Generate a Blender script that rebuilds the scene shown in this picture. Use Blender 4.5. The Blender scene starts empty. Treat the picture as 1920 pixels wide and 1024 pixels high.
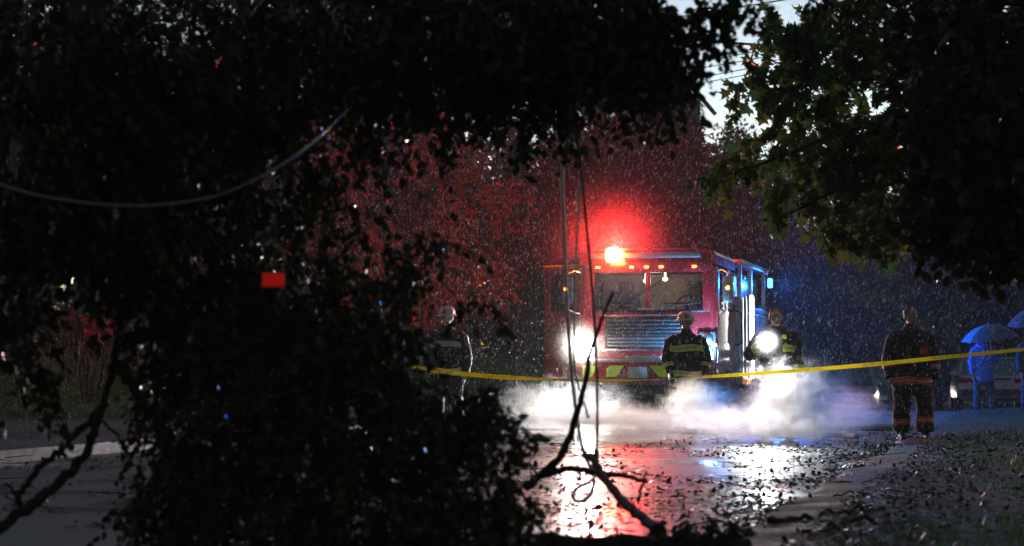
import bpy, bmesh, math, random
import numpy as np
from mathutils import Vector, Matrix, noise as mnoise
from mathutils.bvhtree import BVHTree

R = math.radians
rnd = random.Random(7)
rng = np.random.default_rng(11)
sc = bpy.context.scene
C = sc.collection

# ------------------------------------------------------------------ camera
CAMZ = 1.04
PITCH = R(2.62)
F = 3733.0
cam = bpy.data.objects.new("camera", bpy.data.cameras.new("camera"))
C.objects.link(cam)
cam.location = (0, 0, CAMZ)
cam.rotation_euler = (math.pi / 2 + PITCH, 0, 0)
cam.data.lens = 70.0
cam.data.sensor_width = 36.0
cam.data.clip_end = 1000
cam.data.dof.use_dof = True
cam.data.dof.focus_distance = 28.0
cam.data.dof.aperture_fstop = 2.6
sc.camera = cam

# ------------------------------------------------------------------ world, sun, exposure
w = bpy.data.worlds.new("World"); sc.world = w; w.use_nodes = True
wn = w.node_tree
sky = wn.nodes.new("ShaderNodeTexSky"); sky.sky_type = 'NISHITA'; sky.sun_disc = False
sky.sun_elevation = R(-4.0); sky.sun_rotation = R(14); sky.ozone_density = .6
sky.dust_density = 0.5; sky.air_density = 0.5
bg = wn.nodes["Background"]; bg.inputs[1].default_value = 0.15
wn.links.new(sky.outputs[0], bg.inputs[0])
sun = bpy.data.objects.new("dusk_sun", bpy.data.lights.new("dusk_sun", 'SUN'))
C.objects.link(sun)
sun.data.energy = 0.0005; sun.data.angle = R(12); sun.data.color = (1, .9, .8)
sun.rotation_euler = Vector((-math.sin(R(14)), -math.cos(R(14)), -.06)).to_track_quat('-Z', 'Y').to_euler()
sc.view_settings.view_transform = 'Standard'
sc.view_settings.look = 'None'
sc.view_settings.gamma = 1.0
sc.view_settings.use_curve_mapping = False
EXPO = 4.75  # dusk, exposed for the lit street
sc.view_settings.exposure = EXPO
LK = 2.0 ** -EXPO          # lamps are written in "display" units and scaled by this
cy = sc.cycles
cy.use_denoising = True
cy.denoiser = 'OPENIMAGEDENOISE'
cy.max_bounces = 6; cy.diffuse_bounces = 2; cy.glossy_bounces = 3; cy.transmission_bounces = 4
cy.transparent_max_bounces = 12; cy.volume_bounces = 1
cy.sample_clamp_indirect = 3.0
cy.caustics_reflective = False; cy.caustics_refractive = False
cy.volume_max_steps = 256

# ------------------------------------------------------------------ helpers
def P(px, py, D):
    """world point on the sight line of photo pixel (px, py) at distance D along the street"""
    xr = (px - 960) / F; yr = (512 - py) / F
    dy = math.cos(PITCH) - yr * math.sin(PITCH); dz = math.sin(PITCH) + yr * math.cos(PITCH)
    t = D / dy
    return Vector((xr * t, D, CAMZ + dz * t))

def hz(x, y):
    """height of the street: falls away gently beyond the fire engine"""
    if y < 44: return 0.0
    if y < 62: t = (y - 44) / 18; return -.5 * t * t * (3 - 2 * t)
    return -.5

def G(px, py):
    """ground point under photo pixel"""
    s = (py - 683.0) / CAMZ
    D = F / s
    return Vector(((px - 960) / s, D, 0))

def tag(o, label=None, cat=None, group=None, kind=None):
    if label: o["label"] = label
    if cat: o["category"] = cat
    if group: o["group"] = group
    if kind: o["kind"] = kind
    return o

def empty(name, loc=(0, 0, 0), rz=0.0, label=None, cat=None, group=None):
    o = bpy.data.objects.new(name, None); C.objects.link(o)
    o.empty_display_size = .2
    o.location = loc; o.rotation_euler = (0, 0, rz)
    return tag(o, label, cat, group)

class MB:
    def __init__(s): s.v = []; s.f = []; s.m = []
    def add(s, vs, fs, mi=0):
        o = len(s.v); s.v += [tuple(v) for v in vs]
        for f in fs: s.f.append(tuple(i + o for i in f)); s.m.append(mi)
        return s
    def box(s, c, d, mi=0, bev=0.0, rot=None):
        c = Vector(c); x, y, z = d[0] / 2, d[1] / 2, d[2] / 2
        if bev <= 0:
            vs = [Vector((a * x, b * y, e * z)) for e in (-1, 1) for b in (-1, 1) for a in (-1, 1)]
            fs = [(0, 2, 3, 1), (4, 5, 7, 6), (0, 1, 5, 4), (2, 6, 7, 3), (0, 4, 6, 2), (1, 3, 7, 5)]
        else:
            bm = bmesh.new(); bmesh.ops.create_cube(bm, size=1)
            for v in bm.verts: v.co = Vector((v.co.x * d[0], v.co.y * d[1], v.co.z * d[2]))
            bmesh.ops.bevel(bm, geom=bm.edges[:], offset=bev, segments=2, affect='EDGES', profile=.5)
            bm.verts.index_update()
            vs = [v.co.copy() for v in bm.verts]; fs = [tuple(v.index for v in f.verts) for f in bm.faces]; bm.free()
        if rot is not None: vs = [rot @ v for v in vs]
        return s.add([v + c for v in vs], fs, mi)
    def tube(s, pts, rad, n=8, mi=0, cap=True, flat=1.0):
        pts = [Vector(p) for p in pts]; k = len(pts)
        if not hasattr(rad, '__len__'): rad = [rad] * k
        vs = []; up = Vector((0, 0, 1)); prev = None
        for i, p in enumerate(pts):
            t = (pts[min(i + 1, k - 1)] - pts[max(i - 1, 0)])
            t = t.normalized() if t.length > 1e-9 else Vector((0, 0, 1))
            if prev is None:
                a = t.cross(Vector((0, 1, 0)) if abs(t.y) < .9 else Vector((1, 0, 0))).normalized()
            else:
                a = (prev - t * prev.dot(t)); a = a.normalized() if a.length > 1e-6 else t.orthogonal().normalized()
            prev = a; b = t.cross(a)
            for j in range(n):
                q = 2 * math.pi * j / n
                vs.append(p + (a * math.cos(q) + b * math.sin(q) * flat) * rad[i])
        fs = []
        for i in range(k - 1):
            for j in range(n):
                j2 = (j + 1) % n
                fs.append((i * n + j, i * n + j2, (i + 1) * n + j2, (i + 1) * n + j))
        if cap:
            fs.append(tuple(range(n - 1, -1, -1))); fs.append(tuple((k - 1) * n + j for j in range(n)))
        return s.add(vs, fs, mi)
    def rings(s, rs, n=20, mi=0, cap=True):
        """stack of horizontal ellipses (cx, cy, z, rx, ry)"""
        vs = []
        for (cx, cy_, z, rx, ry) in rs:
            for j in range(n):
                q = 2 * math.pi * j / n
                vs.append(Vector((cx + rx * math.cos(q), cy_ + ry * math.sin(q), z)))
        fs = []
        for i in range(len(rs) - 1):
            for j in range(n):
                j2 = (j + 1) % n
                fs.append((i * n + j, i * n + j2, (i + 1) * n + j2, (i + 1) * n + j))
        if cap:
            fs.append(tuple(range(n - 1, -1, -1))); fs.append(tuple((len(rs) - 1) * n + j for j in range(n)))
        return s.add(vs, fs, mi)
    def lathe(s, prof, c=(0, 0, 0), axis='Z', n=20, mi=0, rot=None):
        vs = []; c = Vector(c)
        for (r, h) in prof:
            for j in range(n):
                q = 2 * math.pi * j / n; a, b = r * math.cos(q), r * math.sin(q)
                v = Vector((a, b, h)) if axis == 'Z' else (Vector((h, a, b)) if axis == 'X' else Vector((a, h, b)))
                if rot is not None: v = rot @ v
                vs.append(v + c)
        fs = []
        for i in range(len(prof) - 1):
            for j in range(n):
                j2 = (j + 1) % n
                fs.append((i * n + j, i * n + j2, (i + 1) * n + j2, (i + 1) * n + j))
        return s.add(vs, fs, mi)
    def ell(s, c, r, n=14, mi=0, rot=None):
        c = Vector(c); vs = []; k = n // 2 + 1
        for i in range(1, k):
            a = math.pi * i / k
            for j in range(n):
                q = 2 * math.pi * j / n
                vs.append(Vector((r[0] * math.sin(a) * math.cos(q), r[1] * math.sin(a) * math.sin(q), r[2] * math.cos(a))))
        vs += [Vector((0, 0, r[2])), Vector((0, 0, -r[2]))]
        if rot is not None: vs = [rot @ v for v in vs]
        fs = []; m = k - 1
        for i in range(m - 1):
            for j in range(n):
                j2 = (j + 1) % n
                fs.append((i * n + j, (i + 1) * n + j, (i + 1) * n + j2, i * n + j2))
        for j in range(n):
            j2 = (j + 1) % n
            fs.append((m * n, j, j2)); fs.append((m * n + 1, (m - 1) * n + j2, (m - 1) * n + j))
        return s.add([v + c for v in vs], fs, mi)
    def prism(s, poly, axis, a, b, mi=0):
        """extrude a closed 2D outline along an axis ('X': (y,z) outline, 'Y': (x,z), 'Z': (x,y))"""
        n = len(poly)
        def mk(p, h):
            return {'X': (h, p[0], p[1]), 'Y': (p[0], h, p[1]), 'Z': (p[0], p[1], h)}[axis]
        vs = [mk(p, a) for p in poly] + [mk(p, b) for p in poly]
        fs = [tuple(range(n)), tuple(range(2 * n - 1, n - 1, -1))]
        fs += [(i, i + n, (i + 1) % n + n, (i + 1) % n) for i in range(n)]
        return s.add(vs, fs, mi)
    def quad(s, a, b, c, d, th=0.0, mi=0):
        a, b, c, d = [Vector(x) for x in (a, b, c, d)]
        if th == 0: return s.add([a, b, c, d], [(0, 1, 2, 3)], mi)
        n = (b - a).cross(d - a).normalized() * th
        vs = [a, b, c, d, a + n, b + n, c + n, d + n]
        return s.add(vs, [(3, 2, 1, 0), (4, 5, 6, 7), (0, 1, 5, 4), (1, 2, 6, 5), (2, 3, 7, 6), (3, 0, 4, 7)], mi)
    def build(s, name, mats, parent=None, smooth=False, label=None, loc=None):
        me = bpy.data.meshes.new(name); me.from_pydata(s.v, [], s.f)
        if not isinstance(mats, (list, tuple)): mats = [mats]
        for m in mats: me.materials.append(m)
        me.polygons.foreach_set("material_index", s.m)
        if smooth: me.polygons.foreach_set("use_smooth", [True] * len(s.f))
        bm = bmesh.new(); bm.from_mesh(me); bmesh.ops.recalc_face_normals(bm, faces=bm.faces); bm.to_mesh(me); bm.free()
        o = bpy.data.objects.new(name, me); C.objects.link(o)
        if parent: o.parent = parent
        if label: o["label"] = label
        if loc is not None: o.location = loc
        return o

def smooth_angle(o, deg=40):
    me = o.data
    me.polygons.foreach_set("use_smooth", [True] * len(me.polygons))
    bm = bmesh.new(); bm.from_mesh(me)
    for e in bm.edges:
        if len(e.link_faces) == 2:
            e.smooth = e.calc_face_angle(0) < R(deg)
    bm.to_mesh(me); bm.free()
    return o

def np_mesh(name, V, Fv, mats, parent=None, mi=None, smooth=False):
    """fast mesh: V (n,3), Fv (m,k) equal-sized faces"""
    me = bpy.data.meshes.new(name)
    m, k = Fv.shape
    me.vertices.add(len(V)); me.vertices.foreach_set("co", np.ascontiguousarray(V, dtype=np.float32).ravel())
    me.loops.add(m * k); me.loops.foreach_set("vertex_index", np.ascontiguousarray(Fv, dtype=np.int32).ravel())
    me.polygons.add(m); me.polygons.foreach_set("loop_start", np.arange(0, m * k, k, dtype=np.int32))
    if not isinstance(mats, (list, tuple)): mats = [mats]
    for a in mats: me.materials.append(a)
    if mi is not None: me.polygons.foreach_set("material_index", np.ascontiguousarray(mi, dtype=np.int32))
    if smooth: me.polygons.foreach_set("use_smooth", np.ones(m, dtype=bool))
    me.update(calc_edges=True); me.validate()
    o = bpy.data.objects.new(name, me); C.objects.link(o)
    if parent: o.parent = parent
    return o

# ------------------------------------------------------------------ materials
def mat(name, c1, c2=None, scale=6.0, rough=.5, rough2=None, metal=0.0, bump=0.0, bscale=None, coat=0.0, detail=4,
        spec=.5, transl=0.0, emit=None, estr=0.0, rand=0.0, bdist=.01, island=False, crough=.1):
    m = bpy.data.materials.new(name); m.use_nodes = True
    nt = m.node_tree; N = nt.nodes; L = nt.links
    b = N["Principled BSDF"]
    co = N.new("ShaderNodeTexCoord")
    b.inputs["Metallic"].default_value = metal
    b.inputs["Roughness"].default_value = rough
    b.inputs["Specular IOR Level"].default_value = spec
    if coat: b.inputs["Coat Weight"].default_value = coat; b.inputs["Coat Roughness"].default_value = crough
    col = None
    if c2 is None: c2 = tuple(x * .72 for x in c1)
    no = N.new("ShaderNodeTexNoise"); no.inputs["Scale"].default_value = scale; no.inputs["Detail"].default_value = detail
    L.new(co.outputs["Object"], no.inputs["Vector"])
    mr = N.new("ShaderNodeMapRange"); mr.inputs[1].default_value = .3; mr.inputs[2].default_value = .7
    L.new(no.outputs["Fac"], mr.inputs[0])
    fac = mr.outputs[0]
    if island:
        gi = N.new("ShaderNodeNewGeometry"); fac = gi.outputs["Random Per Island"]
    mx = N.new("ShaderNodeMix"); mx.data_type = 'RGBA'
    mx.inputs[6].default_value = (*c1, 1); mx.inputs[7].default_value = (*c2, 1)
    L.new(fac, mx.inputs[0]); col = mx.outputs[2]
    L.new(col, b.inputs["Base Color"])
    if rough2 is not None:
        r_ = N.new("ShaderNodeMapRange"); r_.inputs[1].default_value = .35; r_.inputs[2].default_value = .65
        r_.inputs[3].default_value = rough; r_.inputs[4].default_value = rough2
        L.new(no.outputs["Fac"], r_.inputs[0]); L.new(r_.outputs[0], b.inputs["Roughness"])
    if bump:
        n2 = N.new("ShaderNodeTexNoise"); n2.inputs["Scale"].default_value = bscale or scale * 4; n2.inputs["Detail"].default_value = 3
        L.new(co.outputs["Object"], n2.inputs["Vector"])
        bp = N.new("ShaderNodeBump"); bp.inputs["Strength"].default_value = bump; bp.inputs["Distance"].default_value = bdist
        L.new(n2.outputs["Fac"], bp.inputs["Height"]); L.new(bp.outputs[0], b.inputs["Normal"])
    if emit is not None:
        b.inputs["Emission Color"].default_value = (*emit, 1); b.inputs["Emission Strength"].default_value = estr * LK
    if transl > 0:
        out = N["Material Output"]; tr = N.new("ShaderNodeBsdfTranslucent"); L.new(col, tr.inputs["Color"])
        ms = N.new("ShaderNodeMixShader"); ms.inputs[0].default_value = transl
        L.new(b.outputs[0], ms.inputs[1]); L.new(tr.outputs[0], ms.inputs[2]); L.new(ms.outputs[0], out.inputs[0])
    return m

def glass(name, tint=(.9, .95, 1.0), rough=.02):
    m = bpy.data.materials.new(name); m.use_nodes = True
    nt = m.node_tree; N = nt.nodes; L = nt.links
    N.remove(N["Principled BSDF"])
    t = N.new("ShaderNodeBsdfTransparent"); t.inputs[0].default_value = (*tint, 1)
    g = N.new("ShaderNodeBsdfGlossy"); g.inputs["Roughness"].default_value = rough
    fr = N.new("ShaderNodeFresnel"); fr.inputs[0].default_value = 1.45
    no = N.new("ShaderNodeTexNoise"); no.inputs["Scale"].default_value = 40
    co = N.new("ShaderNodeTexCoord"); L.new(co.outputs["Object"], no.inputs["Vector"])
    bp = N.new("ShaderNodeBump"); bp.inputs["Strength"].default_value = .15; bp.inputs["Distance"].default_value = .004
    L.new(no.outputs["Fac"], bp.inputs["Height"]); L.new(bp.outputs[0], g.inputs["Normal"])
    ms = N.new("ShaderNodeMixShader")
    L.new(fr.outputs[0], ms.inputs[0]); L.new(t.outputs[0], ms.inputs[1]); L.new(g.outputs[0], ms.inputs[2])
    L.new(ms.outputs[0], N["Material Output"].inputs[0])
    return m

M = {}
M['red'] = mat('red_paint', (.4, .012, .014), (.3, .009, .012), 1.5, .28, .4, coat=.6, bump=.12, bscale=90, bdist=.002)
M['white'] = mat('white_paint', (.78, .78, .76), (.6, .61, .6), 2.0, .35, .5, coat=.3, bump=.1, bscale=80, bdist=.002)
M['chrome'] = mat('brushed_metal', (.6, .6, .62), (.42, .42, .44), 5, .22, .42, metal=1.0)
M['alu'] = mat('aluminium', (.46, .47, .49), (.34, .35, .37), 4, .38, .5, metal=.9)
M['black'] = mat('black_plastic', (.018, .018, .02), (.03, .03, .03), 6, .4, .55)
M['dark'] = mat('dark_metal', (.03, .03, .034), (.05, .045, .04), 8, .45, .6, bump=.2)
M['rubber'] = mat('rubber', (.015, .015, .015), (.03, .028, .026), 12, .55, .8, bump=.4)
M['lime'] = mat('lime_film', (.68, .94, .03), (.6, .86, .03), 9, .35, .5)
M['silver'] = mat('silver_film', (.5, .52, .52), (.36, .38, .38), 12, .35, .5)
M['orange'] = mat('orange_film', (.85, .11, .04), (.68, .07, .03), 9, .4, .5)
M['glass'] = glass('windscreen_glass')
M['carglass'] = mat('sky_teal_car_glass', (.08, .2, .21), (.06, .16, .17), 3, .12, .25, spec=.8)  # teal of the reflected sky is put into the base colour
M['interior'] = mat('cab_lining', (.5, .44, .38), (.3, .26, .24), 5, .7, .8)
M['seat'] = mat('seat_fabric', (.08, .08, .09), (.14, .13, .13), 8, .8)
def lamp_mat(name, col, s, base=(.6, .6, .6)):
    return mat(name, base, base, 4, .25, emit=col, estr=s)
M['l_amber'] = lamp_mat('lit_amber_lens', (1.0, .26, .03), 14, (.7, .3, .05))
M['l_beacon'] = lamp_mat('lit_red_beacon', (1.0, .36, .06), 85, (.7, .1, .05))
M['l_head'] = lamp_mat('lit_headlamp', (1.0, .95, .86), 45, (.8, .8, .8))
M['l_blue'] = lamp_mat('lit_blue_lens', (.03, .22, 1.0), 14, (.1, .2, .8))
M['l_ice'] = lamp_mat('lit_ice_blue_lens', (.35, .62, 1.0), 16, (.5, .6, .9))
M['l_strip'] = lamp_mat('lit_strip', (1.0, .97, .9), 24, (.8, .8, .8))
M['glow_red'] = lamp_mat('glowing_red_plate', (1.0, .015, .01), .17, (.6, .03, .02))  # for the red marker plate: brightness put in as emission
M['l_warm'] = lamp_mat('lit_warm_lens', (1.0, .8, .45), 5, (.8, .7, .5))
M['orange_lens'] = mat('orange_lens', (.8, .22, .03), (.6, .15, .02), 5, .2, emit=(1, .3, .05), estr=.5)
M['coat'] = mat('turnout_coat', (.026, .022, .021), (.016, .014, .014), 7, .62, .85, bump=.5, bscale=60, bdist=.006)
M['trouser'] = mat('turnout_trouser', (.035, .026, .022), (.02, .016, .015), 7, .65, .85, bump=.5, bscale=60, bdist=.006)
M['skin'] = mat('skin', (.42, .25, .18), (.36, .2, .14), 14, .45, .6, bump=.1)
M['hair'] = mat('hair', (.03, .02, .015), (.018, .012, .01), 40, .5, .7, bump=.6, bscale=120)
M['boot'] = mat('boot_rubber', (.015, .015, .015), (.028, .026, .024), 12, .35, .5)
M['helmet'] = mat('helmet_white', (.72, .7, .68), (.55, .53, .52), 10, .25, .4, coat=.4)
M['hoodie'] = mat('hoodie', (.06, .2, .7), (.05, .15, .55), 9, .8, .9, bump=.4, bscale=70, bdist=.005)
M['jeans'] = mat('jeans', (.05, .07, .12), (.035, .05, .09), 14, .8, .9, bump=.4, bscale=70, bdist=.005)
M['mask'] = mat('face_mask', (.7, .74, .78), (.6, .64, .68), 9, .7)
M['umb'] = mat('umbrella_cloth', (.06, .32, .62), (.05, .26, .55), 5, .45, .6, transl=.25)
M['umbpink'] = mat('umbrella_pink', (.75, .16, .45), (.62, .12, .36), 5, .45, .6, transl=.25)
M['umbgrey'] = mat('umbrella_grey', (.08, .12, .18), (.06, .09, .14), 5, .45, .6, transl=.25)
M['bark'] = mat('bark', (.045, .034, .026), (.02, .016, .013), 18, .75, .9, bump=.9, bscale=30, bdist=.02)
M['greybark'] = mat('grey_wet_bark', (.32, .31, .29), (.13, .12, .11), 22, .5, .75, bump=.7, bscale=40, bdist=.012)
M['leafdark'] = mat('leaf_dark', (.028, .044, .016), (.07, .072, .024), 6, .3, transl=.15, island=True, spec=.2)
M['leafmaple'] = mat('leaf_maple', (.06, .14, .04), (.11, .15, .04), 6, .35, transl=.6, island=True, spec=.5)
M['leafyellow'] = mat('leaf_yellowing', (.15, .18, .035), (.19, .15, .03), 6, .38, transl=.55, island=True)
M['leafbg'] = mat('leaf_background', (.06, .11, .045), (.1, .1, .045), 6, .5, transl=.45, island=True)
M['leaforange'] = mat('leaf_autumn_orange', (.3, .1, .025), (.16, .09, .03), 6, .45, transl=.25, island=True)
M['leafred'] = mat('leaf_autumn_red', (.75, .1, .05), (.55, .08, .04), 6, .42, transl=.2, island=True)
M['leafpale'] = mat('leaf_pale', (.24, .38, .4), (.16, .26, .28), 6, .42, transl=.2, island=True)
M['litter'] = mat('leaf_litter', (.035, .065, .02), (.09, .075, .026), 6, .35, .5, island=True)
M['litter2'] = mat('leaf_litter_yellow', (.22, .16, .03), (.12, .1, .02), 6, .35, .5, island=True)
M['grassb'] = mat('grass_blade', (.07, .24, .05), (.11, .24, .06), 6, .4, transl=.3, island=True)
M['reed'] = mat('dry_reed', (.14, .24, .08), (.08, .18, .05), 6, .5, transl=.2, island=True)
M['cable'] = mat('grey_cable', (.74, .77, .78), (.6, .63, .64), 20, .25, .4, metal=.4)
M['dullcable'] = mat('dull_grey_cable', (.32, .36, .36), (.22, .25, .25), 20, .35, .5)
M['dcable'] = mat('dark_cable', (.03, .026, .026), (.018, .016, .016), 20, .45)
M['tape'] = mat('yellow_tape', (.95, .78, .02), (.9, .68, .015), 20, .3, .45, transl=.5)
M['ink'] = mat('black_print', (.012, .012, .012), (.02, .02, .02), 20, .5)
M['hose'] = mat('fire_hose', (.3, .36, .42), (.2, .22, .25), 30, .5, .7, bump=.4, bscale=200, bdist=.003)
M['siding'] = mat('house_siding', (.055, .048, .046), (.035, .03, .03), 4, .7)
M['roof'] = mat('roof_shingle', (.05, .045, .045), (.03, .028, .028), 14, .8, bump=.6)
M['trimw'] = mat('white_trim', (.7, .72, .72), (.56, .58, .58), 8, .5)
M['pole'] = mat('pole_wood', (.2, .18, .16), (.14, .12, .11), 20, .8, bump=.5)
M['porcelain'] = mat('porcelain', (.6, .62, .62), (.5, .5, .5), 8, .2)
M['car_white'] = mat('car_white', (.62, .66, .66), (.5, .54, .54), 3, .25, .4, coat=.5)
M['car_silver'] = mat('car_silver', (.42, .4, .4), (.34, .32, .32), 3, .28, .4, metal=.3, coat=.5)
M['car_dark'] = mat('car_dark', (.03, .035, .04), (.02, .024, .03), 3, .25, .35, coat=.5)
M['maroon'] = mat('maroon_trim', (.16, .03, .03), (.1, .02, .02), 3, .3)
M['taillens'] = mat('tail_lens', (.4, .03, .03), (.3, .02, .02), 5, .15)

# wet asphalt: dark binder and stones, drying patches and films of standing water
def wet_road(name, ca, cb, wet=.5, gloss=(.07, .42)):
    m = bpy.data.materials.new(name); m.use_nodes = True
    N = m.node_tree.nodes; L = m.node_tree.links; b = N["Principled BSDF"]
    co = N.new("ShaderNodeTexCoord")
    fine = N.new("ShaderNodeTexNoise"); fine.inputs["Scale"].default_value = 38; fine.inputs["Detail"].default_value = 5
    big = N.new("ShaderNodeTexNoise"); big.inputs["Scale"].default_value = .55; big.inputs["Detail"].default_value = 6
    L.new(co.outputs["Object"], fine.inputs["Vector"]); L.new(co.outputs["Object"], big.inputs["Vector"])
    mx = N.new("ShaderNodeMix"); mx.data_type = 'RGBA'
    mx.inputs[6].default_value = (*ca, 1); mx.inputs[7].default_value = (*cb, 1)
    L.new(fine.outputs["Fac"], mx.inputs[0]); L.new(mx.outputs[2], b.inputs["Base Color"])
    pud = N.new("ShaderNodeMapRange"); pud.inputs[1].default_value = wet - .06; pud.inputs[2].default_value = wet + .07
    L.new(big.outputs["Fac"], pud.inputs[0])
    ro = N.new("ShaderNodeMapRange"); ro.inputs[3].default_value = gloss[1]; ro.inputs[4].default_value = gloss[0]
    L.new(pud.outputs[0], ro.inputs[0]); L.new(ro.outputs[0], b.inputs["Roughness"])
    bs = N.new("ShaderNodeMapRange"); bs.inputs[3].default_value = .5; bs.inputs[4].default_value = .05
    L.new(pud.outputs[0], bs.inputs[0])
    bp = N.new("ShaderNodeBump"); bp.inputs["Distance"].default_value = .006
    L.new(bs.outputs[0], bp.inputs["Strength"]); L.new(fine.outputs["Fac"], bp.inputs["Height"])
    # ripples from the rain on the standing water
    rp = N.new("ShaderNodeTexNoise"); rp.inputs["Scale"].default_value = 9; rp.inputs["Detail"].default_value = 2
    L.new(co.outputs["Object"], rp.inputs["Vector"])
    b2 = N.new("ShaderNodeBump"); b2.inputs["Distance"].default_value = .012; b2.inputs["Strength"].default_value = .22
    L.new(rp.outputs["Fac"], b2.inputs["Height"]); L.new(bp.outputs[0], b2.inputs["Normal"])
    L.new(b2.outputs[0], b.inputs["Normal"])
    return m
M['road'] = wet_road('wet_asphalt', (.045, .046, .048), (.14, .142, .145), .52, (.22, .5))
M['drive'] = wet_road('wet_driveway', (.035, .036, .036), (.085, .085, .08), .62, (.16, .5))
M['soil'] = mat('ground_soil', (.02, .04, .015), (.042, .046, .026), 1.4, .55, .9, bump=.9, bscale=14, bdist=.05)
M['kerb'] = mat('kerb_concrete', (.1, .1, .097), (.05, .05, .048), 6, .4, .6, bump=.4, bscale=40)

# ------------------------------------------------------------------ setting: ground, road, kerbs, verges
def sheet(name, fx, nu, nv, m, zoff=0.0):
    """grid sheet; fx(u,v) -> (x, y, z)"""
    V = np.array([fx(i / nu, j / nv) for j in range(nv + 1) for i in range(nu + 1)])
    V[:, 2] += zoff
    Fv = np.array([(j * (nu + 1) + i, j * (nu + 1) + i + 1, (j + 1) * (nu + 1) + i + 1, (j + 1) * (nu + 1) + i)
                   for j in range(nv) for i in range(nu)])
    o = np_mesh(name, V, Fv, m, smooth=True); tag(o, kind="structure"); return o

sheet("ground", lambda u, v: ((u - .5) * 700, -30 + 700 * v * v, hz(0, -30 + 700 * v * v) - .06), 20, 90, M['soil'])
US, UC = math.sin(R(15)), math.cos(R(15))
RW = 9.25
def road_pt(t, s_):
    """t metres along the street from the right kerb's reference, s_ metres left of the right kerb"""
    x = 3.9 + t * US - s_ * UC; y = 20.8 + t * UC + s_ * US
    return x, y
def fr(u, v):
    t = -36 + 150 * v; x, y = road_pt(t, RW * u)
    return x, y, hz(x, y) + .05 * (1 - (2 * u - 1) ** 2) - .03
sheet("road", fr, 16, 140, M['road'])
def kerb(side):
    mb = MB(); seg = []
    for i in range(0, 151):
        t = -36 + i; s0 = -.16 if side > 0 else RW; x0, y0 = road_pt(t, s0); x1, y1 = road_pt(t, s0 + .16)
        if side < 0 and 2 < t < 17: top = .045
        else: top = .11 if side < 0 else .02
        seg.append([(x0, y0, hz(x0, y0) - .06), (x0, y0, hz(x0, y0) + top), (x1, y1, hz(x1, y1) + top), (x1, y1, hz(x1, y1) - .06)])
    for a, b in zip(seg, seg[1:]):
        for k in range(3): mb.add([a[k], a[k + 1], b[k + 1], b[k]], [(0, 1, 2, 3)])
    o = mb.build("kerb", M['kerb']); tag(o, kind="structure")
kerb(-1)
def verge_r(u, v):
    t = -36 + 150 * v; s_ = .25 + .16 * mnoise.noise((t * .9, 0, 0)) + .1 * mnoise.noise((t * 3.1, 5, 0)) - 30 * u * u; x, y = road_pt(t, s_)
    z = hz(x, y) - .012 + min(.03, u * .6) + .04 * mnoise.noise((x * .4, y * .4, 0)) * min(1, u * 8) + .25 * u
    if y < 14: z -= .04 * (14 - y) * u
    return x, y, z
sheet("verge", verge_r, 60, 500, M['soil'])
def lawn_z(x, y, u):
    tt = max(0, min(1, (y - 35) / 9)); return hz(x, y) + .10 + .95 * max(0, min(1, (u - .02) * 6)) * tt * tt * (3 - 2 * tt) + .06 * mnoise.noise((x * .5, y * .5, 3)) * min(1, u * 20)
def verge_l(u, v):
    t = -36 + 150 * v; s_ = RW + .16 + 40 * u * u; x, y = road_pt(t, s_)
    return x, y, lawn_z(x, y, u)
sheet("lawn", verge_l, 40, 160, M['soil'])
def drive(u, v):
    t = -2 + 14.5 * v; s_ = RW + .16 + 12 * u; x, y = road_pt(t, s_)
    return x, y, max(lawn_z(x, y, math.sqrt(12 * u / 40)) + .04, .15) if u > 0 else .05
sheet("driveway", drive, 24, 24, M['drive'])

# ------------------------------------------------------------------ leaves
def leaf_tpl(kind):
    if kind == 'long':      # folded lance-shaped leaf, 4 quads worth in 2 quads
        v = np.array([(0, 0, 0), (.22, .42, .06), (0, 1, -.04), (-.22, .42, .06)], float)
        f = np.array([(0, 1, 2, 3)])
    elif kind == 'oval':
        v = np.array([(0, 0, 0), (.3, .3, .07), (.26, .68, .05), (0, 1, -.05), (-.26, .68, .05), (-.3, .3, .07), (0, .5, 0)], float)
        f = np.array([(0, 1, 2, 6), (6, 2, 3, 4), (0, 6, 4, 5)])
    else:                   # maple: five lobes
        v = np.array([(0, .12, 0), (.22, .05, -.02), (.5, .18, -.06), (.3, .36, .02), (.56, .62, -.05), (.2, .6, .03), (0, 1, -.08),
                      (-.2, .6, .03), (-.56, .62, -.05), (-.3, .36, .02), (-.5, .18, -.06), (-.22, .05, -.02)], float)
        f = np.array([(0, 1, 2, 3), (0, 3, 4, 5), (0, 5, 6, 7), (0, 7, 8, 9), (0, 9, 10, 11)])
    return v, f

def leaves(name, pts, dirs, size, mats, kind='long', parent=None, mi=None, spread=.5, r=rng, flat=False):
    """leaf-sized faces at pts; each points along dirs with jitter"""
    n = len(pts); tv, tf = leaf_tpl(kind)
    d = dirs + r.normal(0, spread, (n, 3)); d /= np.linalg.norm(d, axis=1)[:, None] + 1e-9
    a = r.normal(0, 1, (n, 3))
    if flat: a = a * flat + np.array([0, 0, 1.0])
    x = np.cross(a, d); x /= np.linalg.norm(x, axis=1)[:, None] + 1e-9
    z = np.cross(x, d)
    s = np.asarray(size) if np.ndim(size) else size * r.uniform(.5, 1.4, n)
    V = (tv[None, :, 0, None] * x[:, None] + tv[None, :, 1, None] * d[:, None] + tv[None, :, 2, None] * z[:, None]) * s[:, None, None] + pts[:, None]
    k = len(tv); Fv = (tf[None] + (np.arange(n) * k)[:, None, None]).reshape(-1, tf.shape[1])
    m2 = None
    if mi is not None: m2 = np.repeat(mi, len(tf))
    return np_mesh(name, V.reshape(-1, 3), Fv, mats, parent, m2)

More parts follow.
